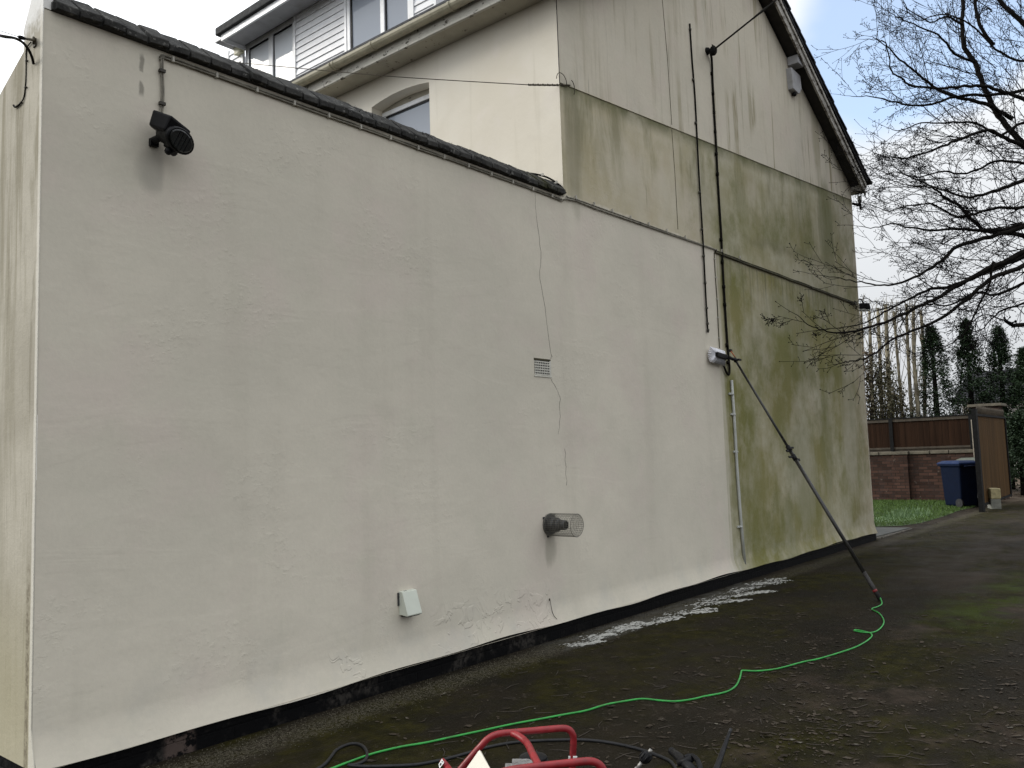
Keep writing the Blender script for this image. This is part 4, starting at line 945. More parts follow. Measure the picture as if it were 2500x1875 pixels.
# pressure washer: only the top of its frame reaches into the picture
base = AT(1270, 1980, 2.75); base.z = 0
o = thing('pressure_washer', base, 'pressure washer with a red tubular frame at the bottom edge of the photo', 'pressure washer')
DW = 3.0
fr = [AT(1100,1910,DW), AT(1130,1872,DW), AT(1180,1815,DW), AT(1193,1803,DW), AT(1207,1795,DW), AT(1225,1790.5,DW), AT(1255,1788,DW), AT(1300,1784,DW), AT(1350,1779.5,DW), AT(1374,1778,DW), AT(1388,1781,DW), AT(1397,1791,DW), AT(1400,1805,DW), AT(1399,1835,DW), AT(1397,1880,DW), AT(1394,1960,DW)]
foot0 = fr[-1].copy(); foot0.z = 0.03; foot1 = fr[0]+(fr[0]-fr[1])*3.0; foot1.z = 0.03
m = MB(); m.tube([foot1]+smooth_path(fr, 4)+[foot0], 0.0122, 12); m.build('rear_hoop', M['red'], o)
fr2 = [AT(1180,1905,2.62), AT(1230,1884,2.62), AT(1290,1874,2.62), AT(1360,1866,2.62), AT(1425,1859,2.62), AT(1445,1859,2.62), AT(1462,1866,2.62), AT(1474,1882,2.62), AT(1478,1910,2.62)]
f0 = fr2[-1].copy(); f0.z = 0.03; f1 = fr2[0].copy(); f1.z = 0.03
m = MB(); m.tube([f1]+smooth_path(fr2, 4)+[f0], 0.0122, 12); m.build('front_hoop', M['red'], o)
m = MB(); m.tube(smooth_path([AT(1250,1791,DW), AT(1258,1793,DW-0.02), AT(1275,1803,DW-0.05), AT(1288,1816,DW-0.10), AT(1300,1840,2.75), AT(1318,1874,2.62)], 4), 0.0122, 12); m.build('brace', M['red'], o)
m = MB()
pc = AT(1172, 1868, 2.86)
tri = [AT(1171,1832,2.90), AT(1167,1836,2.90), AT(1128,1892,2.86), AT(1205,1892,2.80), AT(1175,1836,2.90)]
m.prism(tri, fw*0.004); m.build('side_panel', M['panel'], o)
m = MB(); m.tube([AT(1092,1872,2.7), AT(1079,1857,2.72)], 0.010, 10); m.tube([AT(1092,1872,2.7), AT(1110,1900,2.66)], 0.010, 10); m.build('handle_bar', M['red'], o)
m = MB(); m.prism([AT(1079,1853,2.705), AT(1071,1866,2.705), AT(1073,1876,2.695), AT(1084,1862,2.695)], fw*0.003); m.build('label', M['white'], o)
m = MB(); m.prism([AT(1072.5,1867,2.700), AT(1076,1861.5,2.700), AT(1078,1864,2.698), AT(1074.5,1870,2.698)], fw*-0.0012); m.prism([AT(1078,1859,2.700), AT(1079.3,1856.8,2.700), AT(1080.5,1859.5,2.698), AT(1079.5,1861,2.698)], fw*-0.0012); m.build('label_mark', M['bingrey'], o)
m = MB(); ec = AT(1285, 1905, 2.95)
m.obox(ec-u2*0.02, (r2, fw, u2), (0.075, 0.08, 0.045)); m.obox(ec+u2*0.028, (r2, fw, u2), (0.05, 0.06, 0.022))
for k in range(5): m.obox(ec+r2*(-0.055+0.022*k)-fw*0.065+u2*0.02, (r2, fw, u2), (0.003, 0.02, 0.035))
m.build('engine', M['alu'], o, bevel=0.006)
m = MB(); m.tube([AT(1302,1849,3.04), AT(1302,1864,3.04)], [0.052, 0.056], 18); m.ball(AT(1302,1849,3.04), 0.052, 14, (1,1,0.22)); m.build('air_filter', M['black'], o)
for x_ in (1388, 1402): m = MB(); q = AT(x_+2, 1858, 2.985); m.obox(q, (r2, fw, u2), (0.0075 if x_ > 1395 else 0.0035, 0.002, 0.017)); m.build('sticker', M['white'], o)
m = MB(); m.tube([f1, foot1], 0.012, 8); m.tube([f0, foot0], 0.012, 8); m.tube([f0, f1], 0.012, 8); m.tube([foot0, foot1], 0.012, 8); m.build('base_frame', M['red'], o)
for q in (foot1, foot0): m = MB(); m.tube([q+r2*0.02, q+r2*0.06], 0.09, 16); m.build('wheel', M['blackrub'], o)
# connector, gun, lance lying near the camera
cq = AT(1577, 1847, 2.9)
o = thing('hose_connector', cq, 'ribbed black hose connector with a metal tip, right of the red frame', 'connector')
cx = (AT(1584,1841,2.9)-AT(1566,1866,2.9)).normalized()
m = MB(); m.tube([cq-cx*0.022, cq-cx*0.014, cq+cx*0.012, cq+cx*0.018], [0.012, 0.018, 0.018, 0.011], 12)
for k in range(8):
    a = 2*math.pi*k/8; s1 = cx.cross(V(0,0,1)).normalized(); s2 = cx.cross(s1); m.tube([cq-cx*0.012+(s1*math.cos(a)+s2*math.sin(a))*0.018, cq+cx*0.011+(s1*math.cos(a)+s2*math.sin(a))*0.018], 0.003, 5)
m.build('collar', M['black'], o)
m = MB(); m.tube([cq+cx*0.018, cq+cx*0.03], 0.006, 10); m.tube([cq-cx*0.022, cq-cx*0.05], 0.007, 10); m.tube([cq-cx*0.05, cq-cx*0.30], 0.009, 8); m.build('tip', M['steel'], o)
gq = AT(1672, 1856, 3.0)
o = thing('spray_gun', gq, 'black trigger spray gun lying on the drive at the bottom edge of the photo', 'spray gun')
m = MB(); m.tube([AT(1638,1832,3.15), AT(1655,1846,3.08), AT(1672,1862,3.0), AT(1700,1890,2.9)], [0.011, 0.016, 0.019, 0.016], 10); m.build('barrel', M['black'], o)
m = MB(); m.tube(smooth_path([AT(1672,1850,3.0), AT(1688,1846,3.0), AT(1704,1858,2.96), AT(1712,1885,2.9)], 3), 0.010, 8); m.tube([AT(1655,1864,3.0),AT(1690,1852,2.98)], 0.012, 8); m.build('trigger', M['black'], o)
for k in range(4): m = MB(); q = AT(1640+4*k, 1834+3.4*k, 3.14-0.015*k); m.ball(q, 0.0145, 8); m.build('grip_ring', M['black'], o)
l0 = AT(1783, 1783, 2.72); l1 = AT(1745, 1890, 2.50)
o = thing('lance', l1, 'thin tapered black lance standing up at the bottom edge, right of the spray gun', 'lance')
m = MB(); m.tube([l0, l0+(l1-l0)*0.15, l0+(l1-l0)*0.5, l1, l1+(l1-l0)*1.6], [0.0045, 0.006, 0.008, 0.0105, 0.011], 10); m.build('shaft', M['black'], o)
m = MB(); m.tube([l0-(l1-l0)*0.02, l0+(l1-l0)*0.06], 0.0055, 8); m.build('nozzle', M['blackrub'], o)

# ------------------------------------------------------------------ boundary wall, gate, bins
XW = 23.7
o = thing('boundary_wall', (XW, 1.7, 0), 'low red brick wall with stone coping behind the lawn', 'wall')
m = MB(); m.box(XW, XW+0.22, 0.50, 9.0, 0, 1.20); m.build('brickwork', M['brick'], o)
m = MB()
for yy in (2.0, 4.6, 7.2): m.box(XW-0.10, XW-0.001, yy+0.07, yy+0.43, 0, 1.195)
m.build('pier', M['brick'], o)
m = MB(); yy = 0.47
for w in (0.62, 0.45, 0.5, 0.40, 0.36, 0.5, 0.5, 0.5, 0.5, 0.5, 0.5, 0.5, 0.5, 0.5, 0.5):
    pier = 2.0 < yy+0.2 < 2.4
    m.box(XW-(0.13 if pier else 0.04), XW+0.26, yy, yy+w-0.02, 1.202, 1.285+rnd.uniform(-0.004, 0.004)); yy += w
m.build('coping', M['copstone'], o, bevel=0.012)
o = thing('fence', (XW+0.1, 1.7, 1.29), 'brown boarded fence panels with spiked top standing on the brick wall', 'fence')
m = MB(); yy = 0.50
while yy < 9:
    w = 0.148; m.box(XW+0.10+rnd.uniform(0, 0.004), XW+0.125, yy, yy+w-0.005, 1.34, 2.10+rnd.uniform(-0.004, 0.004)); yy += w
m.build('board_panel', M['fence'], o)
m = MB(); m.box(XW+0.07, XW+0.0995, 0.48, 9, 2.07, 2.15); m.box(XW+0.07, XW+0.0995, 0.48, 9, 1.345, 1.395); m.box(XW+0.101, XW+0.13, 0.48, 9, 1.286, 1.345); m.build('rail', M['rail'], o)
m = MB(); m.box(XW+0.05, XW+0.16, 0.46, 9, 2.152, 2.175)
m.build('top_rail', M['iron'], o)
for yy in (0.5, 2.42, 4.9, 7.4): m = MB(); m.box(XW+0.04, XW+0.069, yy, yy+0.09, 1.29, 2.15); m.build('post', M['iron'], o)
yy = 0.55
while yy < 4.5:
    m = MB(); m.tube([V(XW+0.10,yy,2.17), V(XW+0.10,yy,2.25), V(XW+0.10,yy,2.268), V(XW+0.10,yy,2.33)], [0.006, 0.007, 0.016, 0.001], 6); m.build('spike', M['iron'], o); yy += 0.118
# gate pier
o = thing('gate_pier', (24.5, 0.25, 0), 'tall brick gate pier with a flat stone cap behind the open gate', 'pier')
m = MB(); m.box(24.25, 24.83, 0.0, 0.58, 0, 2.36); m.build('brickwork', M['brick'], o)
m = MB(); m.box(24.17, 24.91, -0.09, 0.68, 2.362, 2.43); m.build('cap', M['copstone'], o, bevel=0.01)
# gate
g0 = V(20.02, -0.285, 0); g1 = V(23.95, -0.17, 0)
o = thing('gate', g0, 'tall brown boarded gate leaf standing open beside the bins, spikes along its top', 'gate')
gd = (g1-g0).normalized(); gn = V(-gd.y, gd.x, 0)
m = MB(); n = 26
for k in range(n):
    a = g0+gd*(0.28+3.6*k/n); b = a+gd*(3.6/n-0.006)
    m.prism([a+V(0,0,0.16)+gn*rnd.uniform(0, 0.004), b+V(0,0,0.16), b+V(0,0,2.02), a+V(0,0,2.02)], gn*0.022)
m.build('board_panel', M['gate'], o)
m = MB()
a = g0+gd*0.0
m.obox(a+V(0,0,1.085), (gd, gn, V(0,0,1)), (0.10, 0.045, 1.085)); m.obox(g0+gd*3.92+V(0,0,1.08), (gd, gn, V(0,0,1)), (0.04, 0.03, 0.98))
m.obox(g0+gd*2.0+V(0,0,2.045), (gd, gn, V(0,0,1)), (1.9, 0.03, 0.022)); m.obox(g0+gd*2.0+V(0,0,0.135), (gd, gn, V(0,0,1)), (1.9, 0.03, 0.022))
m.build('frame', M['iron'], o)
for k in range(26):
    m = MB(); p = g0+gd*(0.3+3.55*k/25)
    m.tube([p+V(0,0,2.06), p+V(0,0,2.16), p+V(0,0,2.18), p+V(0,0,2.25)], [0.010, 0.010, 0.018, 0.002], 6); m.build('spike', M['rail'], o)
m = MB(); m.box(23.50, 23.62, 0.40, 0.49, 0.0, 2.03); tag(m.build('post', M['oldpost']), 'pale weathered post at the end of the brick wall behind the bins', 'post')

def wheelie(name_label, c, face, H, w0, w1, bm, lm, lift=0.0):
    o = thing('wheelie_bin', c, name_label, 'bin')
    f = face.normalized(); s_ = V(-f.y, f.x, 0); z = V(0,0,1)
    ax = (s_, f, z); m = MB()
    c0 = Vector(c)
    vs = []
    for zz, hw, fo, bo in ((0.03, w0, 0.25, 0.25), (0.25, w0+0.01, 0.262, 0.262), (H-0.16, w1, 0.295, 0.30), (H-0.10, w1+0.015, 0.31, 0.31)):
        for i, j in ((-1, fo), (1, fo), (1, -bo), (-1, -bo)): vs.append(c0+s_*(hw*i)+f*j+z*zz)
    fs = [(3,2,1,0), (12,13,14,15)]
    for k in range(3):
        for i in range(4): fs.append((k*4+i, k*4+(i+1)%4, k*4+4+(i+1)%4, k*4+4+i))
    m.add(vs, fs); m.build('body', M[bm], o, bevel=0.035)
    m = MB(); m.obox(c0+z*(H-0.11), ax, (w1+0.03, 0.335, 0.018)); m.build('rim', M[bm], o, bevel=0.008)
    m = MB(); vs = []
    for zz, k in ((H-0.088, 1.0), (H-0.05, 0.97), (H-0.005, 0.72)):
        for i, j in ((-1, 0.36), (1, 0.36), (1, -0.33), (-1, -0.33)): vs.append(c0+s_*((w1+0.035)*i*k)+f*(j*k+lift)+z*(zz))
    fs = [(3,2,1,0), (8,9,10,11)]
    for k in range(2):
        for i in range(4): fs.append((k*4+i, k*4+(i+1)%4, k*4+4+(i+1)%4, k*4+4+i))
    m.add(vs, fs); m.build('lid', M[lm], o, bevel=0.014)
    for sg in (-1, 1):
        m = MB(); q = c0-f*0.235+s_*(sg*(w0+0.035))+z*0.10; m.tube([q-s_*0.022, q+s_*0.022], 0.10, 18); wh = m.build('wheel', M['blackrub'], o)
        m = MB(); m.tube([q+s_*(sg*0.0225), q+s_*(sg*0.026)], 0.035, 12); m.build('hub', M['bingrey'], wh)
    m = MB(); m.tube([c0-f*0.40+s_*(w1*0.8)+z*(H-0.13), c0-f*0.40-s_*(w1*0.8)+z*(H-0.13)], 0.016, 8); m.obox(c0-f*0.36+s_*w1*0.6+z*(H-0.13), ax, (0.02, 0.05, 0.015)); m.obox(c0-f*0.36-s_*w1*0.6+z*(H-0.13), ax, (0.02, 0.05, 0.015)); m.build('handle', M[bm], o)
    return o
wheelie('blue wheelie bin on the edge of the lawn in front of the brick wall', (21.50, 0.42, 0.0), V(0.57, 0.82, 0), 1.06, 0.225, 0.255, 'binblue', 'lidblue')
wheelie('dark wheelie bin with a pale green lid, half hidden behind the blue bin', (22.85, 0.30, 0.0), V(0.50, 0.86, 0), 1.10, 0.225, 0.26, 'bingrey', 'lidgreen')
bp = G(2421, 1242)
m = MB(); m.obox(V(20.98,-0.34,0.11), (V(0.92,0.39,0).normalized(), V(-0.39,0.92,0).normalized(), V(0,0,1)), (0.17, 0.10, 0.11)); tag(m.build('stone_block', M['blockG'], bevel=0.012), 'grey concrete block at the foot of the gate, beneath the buff one', 'block')
m = MB(); m.obox(V(20.97,-0.345,0.335), (V(0.90,0.43,0).normalized(), V(-0.43,0.90,0).normalized(), V(0,0,1)), (0.165, 0.10, 0.112)); tag(m.build('stone_block', M['blockY'], bevel=0.014), 'rough buff yellow stone block stacked on top of the grey one by the gate', 'block')

# ------------------------------------------------------------------ ground cover
def inside(p, poly):
    c = False; j = len(poly)-1
    for i in range(len(poly)):
        if (poly[i][1] > p[1]) != (poly[j][1] > p[1]) and p[0] < (poly[j][0]-poly[i][0])*(p[1]-poly[i][1])/(poly[j][1]-poly[i][1])+poly[i][0]: c = not c
        j = i
    return c
m = MB(); n = 0
while n < 26000:
    p = (rnd.uniform(14.6, 23.6), rnd.uniform(0.1, 3.6))
    if not inside(p, lawn_pts): continue
    n += 1
    a = rnd.uniform(0, 6.28); h = rnd.uniform(0.025, 0.06); w = 0.006; d = V(rnd.uniform(-1,1), rnd.uniform(-1,1), 0)*0.03
    q = V(p[0], p[1], 0.004); e = V(math.cos(a), math.sin(a), 0)*w
    m.add([q-e, q+e, q+d+V(0,0,h)], [(0,1,2)])
tag(m.build('grass', M['grass']), 'short green grass of the lawn behind the house corner', 'grass', kind='stuff')
cl_ = G(2205, 1262)
m = MB()
for k in range(170):
    p = cl_+V(rnd.gauss(0, 0.55), rnd.gauss(0, 0.16), 0); a = rnd.uniform(0, 6.28); e = V(math.cos(a), math.sin(a), 0)*0.007; l = rnd.uniform(0.10, 0.2); d = V(rnd.uniform(-1,1), rnd.uniform(-1,1), 0)*0.07
    m.add([p-e, p+e, p+d*0.4+e+V(0,0,l*0.7), p+d*0.4-e+V(0,0,l*0.7)], [(0,1,2,3)]); m.add([p+d*0.4+e+V(0,0,l*0.7), p+d+V(0,0,l), p+d*0.4-e+V(0,0,l*0.7)], [(0,1,2)])
nn_ = 20; m.add([cl_+V(0,0,0.016)]+[cl_+V(1.75*math.cos(6.283*i/nn_)*rnd.uniform(0.9,1.05), 0.52*math.sin(6.283*i/nn_)*rnd.uniform(0.9,1.05), 0.004) for i in range(nn_)], [(0, 1+i, 1+(i+1)%nn_) for i in range(nn_)])
tag(m.build('daffodil_clump', M['daff'], base=cl_), 'pale clump of long thin leaves growing in the lawn', 'plant')
m = MB()
for k in range(640):
    u = rnd.random(); v_ = rnd.random()*(1-u)
    a, b, c_ = V(13.75,0.08,0), V(15.7,-0.02,0), V(13.95,-0.02,0)
    p = a+(b-a)*u+(c_-a)*v_; r_ = rnd.uniform(0.008, 0.020); m.ball(p+V(0,0,r_*0.3), r_, 5, (1, rnd.uniform(0.6, 1), 0.6))
tag(m.build('gravel', M['gravel']), 'small wedge of pale gravel beside the paving at the house corner', 'gravel', kind='stuff')

# leaf litter: small curled scraps, thicker towards the right of the drive
def leaf(m, p, s, mat=None):
    a = rnd.uniform(0, 6.28); d = V(math.cos(a), math.sin(a), 0); e = V(-d.y, d.x, 0); asp = rnd.uniform(0.25, 0.6); cu = rnd.uniform(0.0, 0.25)
    z = V(0,0,1)
    pts = [p-d*s+z*(cu*s*rnd.random()), p-d*s*0.3+e*s*asp+z*(cu*s), p+d*s*0.45+e*s*asp*0.8+z*(cu*s*rnd.random()), p+d*s+z*(cu*s*rnd.random()), p+d*s*0.3-e*s*asp*rnd.uniform(0.6,1), p-d*s*0.5-e*s*asp*0.7+z*(cu*s)]
    m.add(pts, [(0,1,5), (1,2,4,5), (2,3,4)])
m = MB(); n = 0
patches = [(rnd.uniform(1800, 2500), rnd.uniform(1500, 1860)) for _ in range(26)]+[(2330,1700),(2380,1620),(2420,1760),(2100,1780),(1980,1620),(1700,1650),(1600,1750)]
while n < 2000:
    if rnd.random() < 0.62:
        c_ = rnd.choice(patches); px, py = rnd.gauss(c_[0], 80), rnd.gauss(c_[1], 34)
    else: px, py = rnd.uniform(900, 2560), rnd.uniform(1440, 1900)
    if py < 1400: continue
    p = G(px, py, 0.004)
    if p.y > -0.25 or p.x > 19: continue
    n += 1
    leaf(m, p, min(0.035, max(0.006, rnd.lognormvariate(-4.45, 0.5))))
for k in range(160):
    p = V(rnd.uniform(14, 24), rnd.uniform(-0.6, 0.35), 0.006); leaf(m, p, rnd.uniform(0.02, 0.05))
for k in range(260): leaf(m, V(XW-rnd.uniform(0.03, 0.3), rnd.uniform(0.5, 3.2), 0.02), rnd.uniform(0.02, 0.045))
tag(m.build('leaf_litter', M['litter']), 'dead leaves and scraps scattered over the dark drive', 'leaves', kind='stuff')
m = MB()
for k in range(150):
    p = G(rnd.uniform(1000, 2500), rnd.uniform(1480, 1880), 0.005)
    if p.y > -0.35: continue
    a = rnd.uniform(0, 6.28); l = rnd.uniform(0.03, 0.15); d = V(math.cos(a), math.sin(a), 0)
    m.tube([p, p+d*l*0.5+V(rnd.uniform(-1,1),rnd.uniform(-1,1),0)*l*0.12, p+d*l], [0.0022, 0.002, 0.001], 4)
tag(m.build('twig_litter', M['twiglit']), 'thin broken twigs scattered over the drive', 'twigs', kind='stuff')
# grit along the plinth and dried foam running off it
m = MB()
for k in range(7000):
    x = rnd.uniform(1.9, 7.5); y = -0.045-abs(rnd.gauss(0.17, 0.09))
    s = rnd.uniform(0.0014, 0.0045); a = rnd.uniform(0, 6.28)
    p = V(x, y, 0.001); m.add([p+V(math.cos(a),math.sin(a),0)*s, p+V(math.cos(a+2.1),math.sin(a+2.1),0)*s, p+V(math.cos(a+4.2),math.sin(a+4.2),0)*s, p+V(0,0,s*0.9)], [(0,1,3),(1,2,3),(2,0,3)])
tag(m.build('grit', M['grit']), 'pale grit washed up along the foot of the black plinth', 'grit', kind='stuff')
m = MB()
tongues = [((1375,1575),(1440,1572)), ((1400,1577),(1470,1565)), ((1420,1560),(1500,1548)), ((1430,1570),(1530,1525)), ((1480,1548),(1560,1518)), ((1510,1535),(1640,1512)), ((1500,1545),(1560,1530)), ((1590,1512),(1665,1507)), ((1620,1500),(1740,1492)), ((1680,1495),(1745,1485)), ((1680,1478),(1828,1463)), ((1700,1470),(1870,1442)), ((1790,1452),(1885,1443)), ((1760,1450),(1850,1432)), ((1820,1428),(1905,1422)), ((1870,1420),(1925,1417)), ((1840,1425),(1900,1412))]
for (a, b) in tongues:
    A, B = V(a[0], a[1], 0), V(b[0], b[1], 0)
    n = int((B-A).length*1.7)
    for k in range(n):
        t_ = rnd.random()**0.65; q = A+(B-A)*t_; wy = 5.5*(1-t_*0.75)
        px, py = q.x+rnd.gauss(0, 8), q.y+rnd.gauss(0, wy*0.62)
        p = G(px, py, 0.0035+rnd.uniform(0, 0.001)); r_ = rnd.lognormvariate(-5.1, 0.5)
        nn_ = 6; ph = rnd.uniform(0, 6)
        m.add([p+V(math.cos(ph+6.283*i/nn_)*r_*rnd.uniform(0.5,1.3)*2.3, math.sin(ph+6.283*i/nn_)*r_*rnd.uniform(0.5,1.2), 0) for i in range(nn_)], [tuple(range(nn_))])
tag(m.build('dried_foam', M['foam']), 'white streaks of dried cleaning foam on the drive below the wash line', 'foam', kind='stuff')

# ------------------------------------------------------------------ the bare tree on the right
hub = AT(2790, 575, 12.3)
foot = V(hub.x+0.25, hub.y-0.1, -0.05)
tree = thing('bare_tree', V(foot.x, foot.y, 0), 'large bare budding tree whose branches reach across the right of the photo', 'tree')
m = MB(); m.tube(smooth_path([foot, foot+V(-0.05,0.03,0.25), foot+V(-0.1,0.05,1.4), hub-V(0.05,0,0.9), hub, hub+V(0.15,0.3,1.6), hub+V(0.5,0.4,3.4)], 4), [0.42, 0.36, 0.32, 0.30, 0.29, 0.28, 0.27, 0.265, 0.26, 0.255, 0.25, 0.25, 0.25, 0.25, 0.24, 0.23, 0.22, 0.2, 0.18, 0.17, 0.16, 0.14, 0.12, 0.10, 0.08], 14)
trunk = m.build('trunk', M['bark'], tree)
limbs = [  # (pixel track from trunk to tip, depth at the picture edge, depth at the tip, radius, tip radius)
 ([(2660,470),(2560,400),(2500,351),(2456,306),(2422,255),(2400,205),(2379,153),(2355,115),(2348,60),(2352,17),(2338,-60)], 11.8, 12.2, .062, .030),
 ([(2560,300),(2500,244),(2450,225),(2399,210),(2340,212),(2300,215),(2229,210),(2200,190),(2175,173),(2167,119),(2140,95),(2127,88)], 11.3, 10.8, .040, .004),
 ([(2560,410),(2500,360),(2455,338),(2413,317),(2350,338),(2300,357),(2229,382),(2187,385),(2150,378),(2121,365)], 11.0, 10.6, .046, .004),
 ([(2470,290),(2427,263),(2380,246),(2328,235),(2277,210),(2230,170),(2187,136),(2161,105),(2140,98),(2110,96)], 11.9, 11.6, .040, .004),
 ([(2580,200),(2500,221),(2420,232),(2340,235),(2252,258),(2187,249),(2150,240),(2116,235),(2073,234)], 11.4, 11.2, .040, .004),
 ([(2580,400),(2500,440),(2460,455),(2413,471),(2357,482),(2310,465),(2272,457),(2220,458),(2172,457)], 10.9, 10.4, .044, .004),
 ([(2600,620),(2500,576),(2450,568),(2399,559),(2350,510),(2314,485),(2290,468),(2272,454),(2210,425),(2180,405)], 11.4, 10.8, .052, .005),
 ([(2600,560),(2500,550),(2450,560),(2413,561),(2342,559),(2272,561),(2220,555),(2175,547),(2138,556),(2093,553)], 10.9, 10.5, .042, .004),
 ([(2600,520),(2500,553),(2420,578),(2342,598),(2300,635),(2272,655),(2230,678),(2187,695),(2150,696),(2102,689),(2050,680),(2002,672)], 10.8, 10.3, .046, .004),
 ([(2600,575),(2500,615),(2450,640),(2399,661),(2328,703),(2290,728),(2243,748),(2190,775),(2130,797),(2090,808),(2045,814),(2010,806),(1974,794),(1940,765)], 10.5, 10.0, .052, .004),
 ([(2600,590),(2500,627),(2420,660),(2328,697),(2272,706),(2230,725),(2187,746),(2150,768),(2102,791),(2060,800),(2000,806)], 10.8, 10.4, .042, .004),
 ([(2600,610),(2500,649),(2450,668),(2413,683),(2357,734),(2300,774),(2240,802),(2187,825),(2124,870),(2082,881),(2060,884),(2039,893)], 10.3, 9.9, .046, .004),
 ([(2420,655),(2427,641),(2413,697),(2385,755),(2357,811),(2335,830),(2314,842),(2270,855)], 10.4, 10.2, .024, .004),
 ([(2600,770),(2500,791),(2470,795)], 10.6, 10.5, .040, .030),
 ([(2470,795),(2440,778),(2400,770),(2350,800),(2300,812)], 10.5, 10.3, .014, .004),
 ([(2600,150),(2500,60),(2470,30),(2440,0),(2400,-40)], 11.9, 12.0, .046, .034),
 ([(2560,140),(2500,150),(2430,120),(2370,60),(2300,35),(2240,50),(2205,10)], 11.6, 11.2, .030, .004),
 ([(2560,330),(2500,300),(2440,330),(2380,300),(2310,300),(2250,300),(2200,318),(2166,312)], 11.2, 10.9, .034, .004),
 ([(2379,153),(2330,130),(2290,85),(2230,60),(2190,40),(2165,25)], 12.0, 11.6, .026, .004),
 ([(2348,60),(2310,40),(2270,55),(2215,20),(2200,-10)], 12.1, 11.8, .022, .004),
 ([(2600,470),(2500,505),(2420,510),(2340,530),(2280,500),(2230,500),(2170,515),(2125,500)], 11.1, 10.8, .036, .004),
 ([(2600,650),(2500,690),(2430,720),(2380,715),(2320,745),(2270,742),(2215,755),(2170,745)], 10.9, 10.7, .034, .004),
 ([(2427,110),(2390,60),(2382,0),(2380,-50)], 12.0, 12.2, .032, .025),
 ([(2600,420),(2500,400),(2430,395),(2360,425),(2300,418),(2240,432),(2190,420),(2150,432)], 11.4, 11.2, .032, .004),
 ([(2600,690),(2500,740),(2440,760),(2400,800),(2350,820)], 10.9, 10.6, .030, .004),
]
lm = MB(); cw = MB(); nt = [0]
def rv(s=1.0): return V(rnd.uniform(-1,1), rnd.uniform(-1,1), rnd.uniform(-1,1))*s
def spur(p, d, l, r):
    e = p+d*l; k = p+d*l*0.55+rv(l*0.08)
    cw.tube([p, k, e], [r, r*0.9, r*0.8], 3, cap=False)
    b = max(r*1.8, 0.0060)
    cw.tube([e-d*0.006, e+d*b*0.9, e+d*b*2.1], [r*0.8, b, 0.001], 4, cap=False)
def twig(p, d, l, r, lev):
    n = max(4, int(l/0.10)); pts = [p]; dd = d.normalized()
    for k in range(n):
        dd = (dd+rv(0.13)+V(0,0,0.035)).normalized(); pts.append(pts[-1]+dd*(l/n))
    rr = [r+(max(0.0024, r*0.38)-r)*i/n for i in range(n+1)]
    cw.tube(pts, rr, 4 if lev < 2 else 3, cap=False)
    for i in range(1, n+1):
        t_ = (pts[i]-pts[i-1]).normalized()
        if lev < 3 and rnd.random() < (0.55, 0.48, 0.26)[lev]:
            sd = rv(1.0); sd = (sd-t_*sd.dot(t_)).normalized()
            twig(pts[i], t_*0.9+sd*0.62, l*rnd.uniform(0.30, 0.55), max(0.0027, rr[i]*0.68), lev+1)
        elif rnd.random() < 0.55:
            sd = rv(1.0); sd = (sd-t_*sd.dot(t_)).normalized()
            spur(pts[i], (t_*0.55+sd).normalized(), rnd.uniform(0.02, 0.075), max(0.0026, rr[i]*0.5))
    e = (pts[-1]-pts[-2]).normalized(); spur(pts[-1], e, 0.02, rr[-1])
for (tr, d0, d1, ra, rb) in limbs:
    n = len(tr); P3 = [AT(x_, y_, d0+(d1-d0)*i/(n-1)) for i, (x_, y_) in enumerate(tr)]
    if tr[0][0] > 2520: P3 = [hub+V(0,0,rnd.uniform(-0.2, 1.2))]+P3
    pts = smooth_path(P3, 4); k = len(pts)
    rr = [ra+(rb-ra)*(i/(k-1))**0.8 for i in range(k)]
    pts = [p+rv(0.010) for p in pts]
    rr = [q*0.84 for q in rr]; lm.tube(pts, rr, 7)
    L_ = 0
    for i in range(4, k-1):
        seg = (pts[i+1]-pts[i]); L_ += seg.length
        if L_ > (0.17 if i < 0.78*k else 0.24):
            L_ = 0
            t_ = seg.normalized(); sd = rv(1.0); sd = (sd-t_*sd.dot(t_)).normalized()
            u_ = i/(k-1); ln = rnd.uniform(0.35, 1.15)*(1.05-0.55*u_)
            twig(pts[i], t_*0.9+sd*0.65, ln, max(0.0033, min(0.0068, rr[i]*0.36)), 0 if rnd.random() < 0.55 else 1)
    twig(pts[-1], pts[-1]-pts[-3], 0.25, max(0.0032, rb*0.9), 2)
for k in range(5):                               # limbs on the far side of the trunk, outside the photograph
    b0 = hub+V(0.1+0.04*k, 0.2, 0.5+0.55*k); d = rt*0.95+fw*(0.5*(k-2))*0.6+V(0, 0, 0.55)
    pts = [b0]
    for j in range(9): d = (d+rv(0.12)+V(0,0,0.04)).normalized(); pts.append(pts[-1]+d*0.45)
    lm.tube(pts, [0.055*(1-j/9.5)+0.004 for j in range(10)], 7)
    for p_, q_ in zip(pts[2:], pts[3:]):
        for _ in range(2): twig(p_, (q_-p_).normalized()*0.8+rv(0.7), rnd.uniform(0.4, 1.0), 0.006, 0)
# denser twig mass deep inside the crown
for k in range(30):
    p = AT(rnd.triangular(2200, 2620, 2480), rnd.uniform(-20, 760), rnd.uniform(11.2, 13.6))
    d = (p-hub).normalized(); twig(p, d+rv(0.6)+V(0,0,0.1), rnd.uniform(0.8, 1.6), 0.0075, 0)
lm.build('limbs', M['bark'], tree); cw.build('twigs', M['twig'], tree)

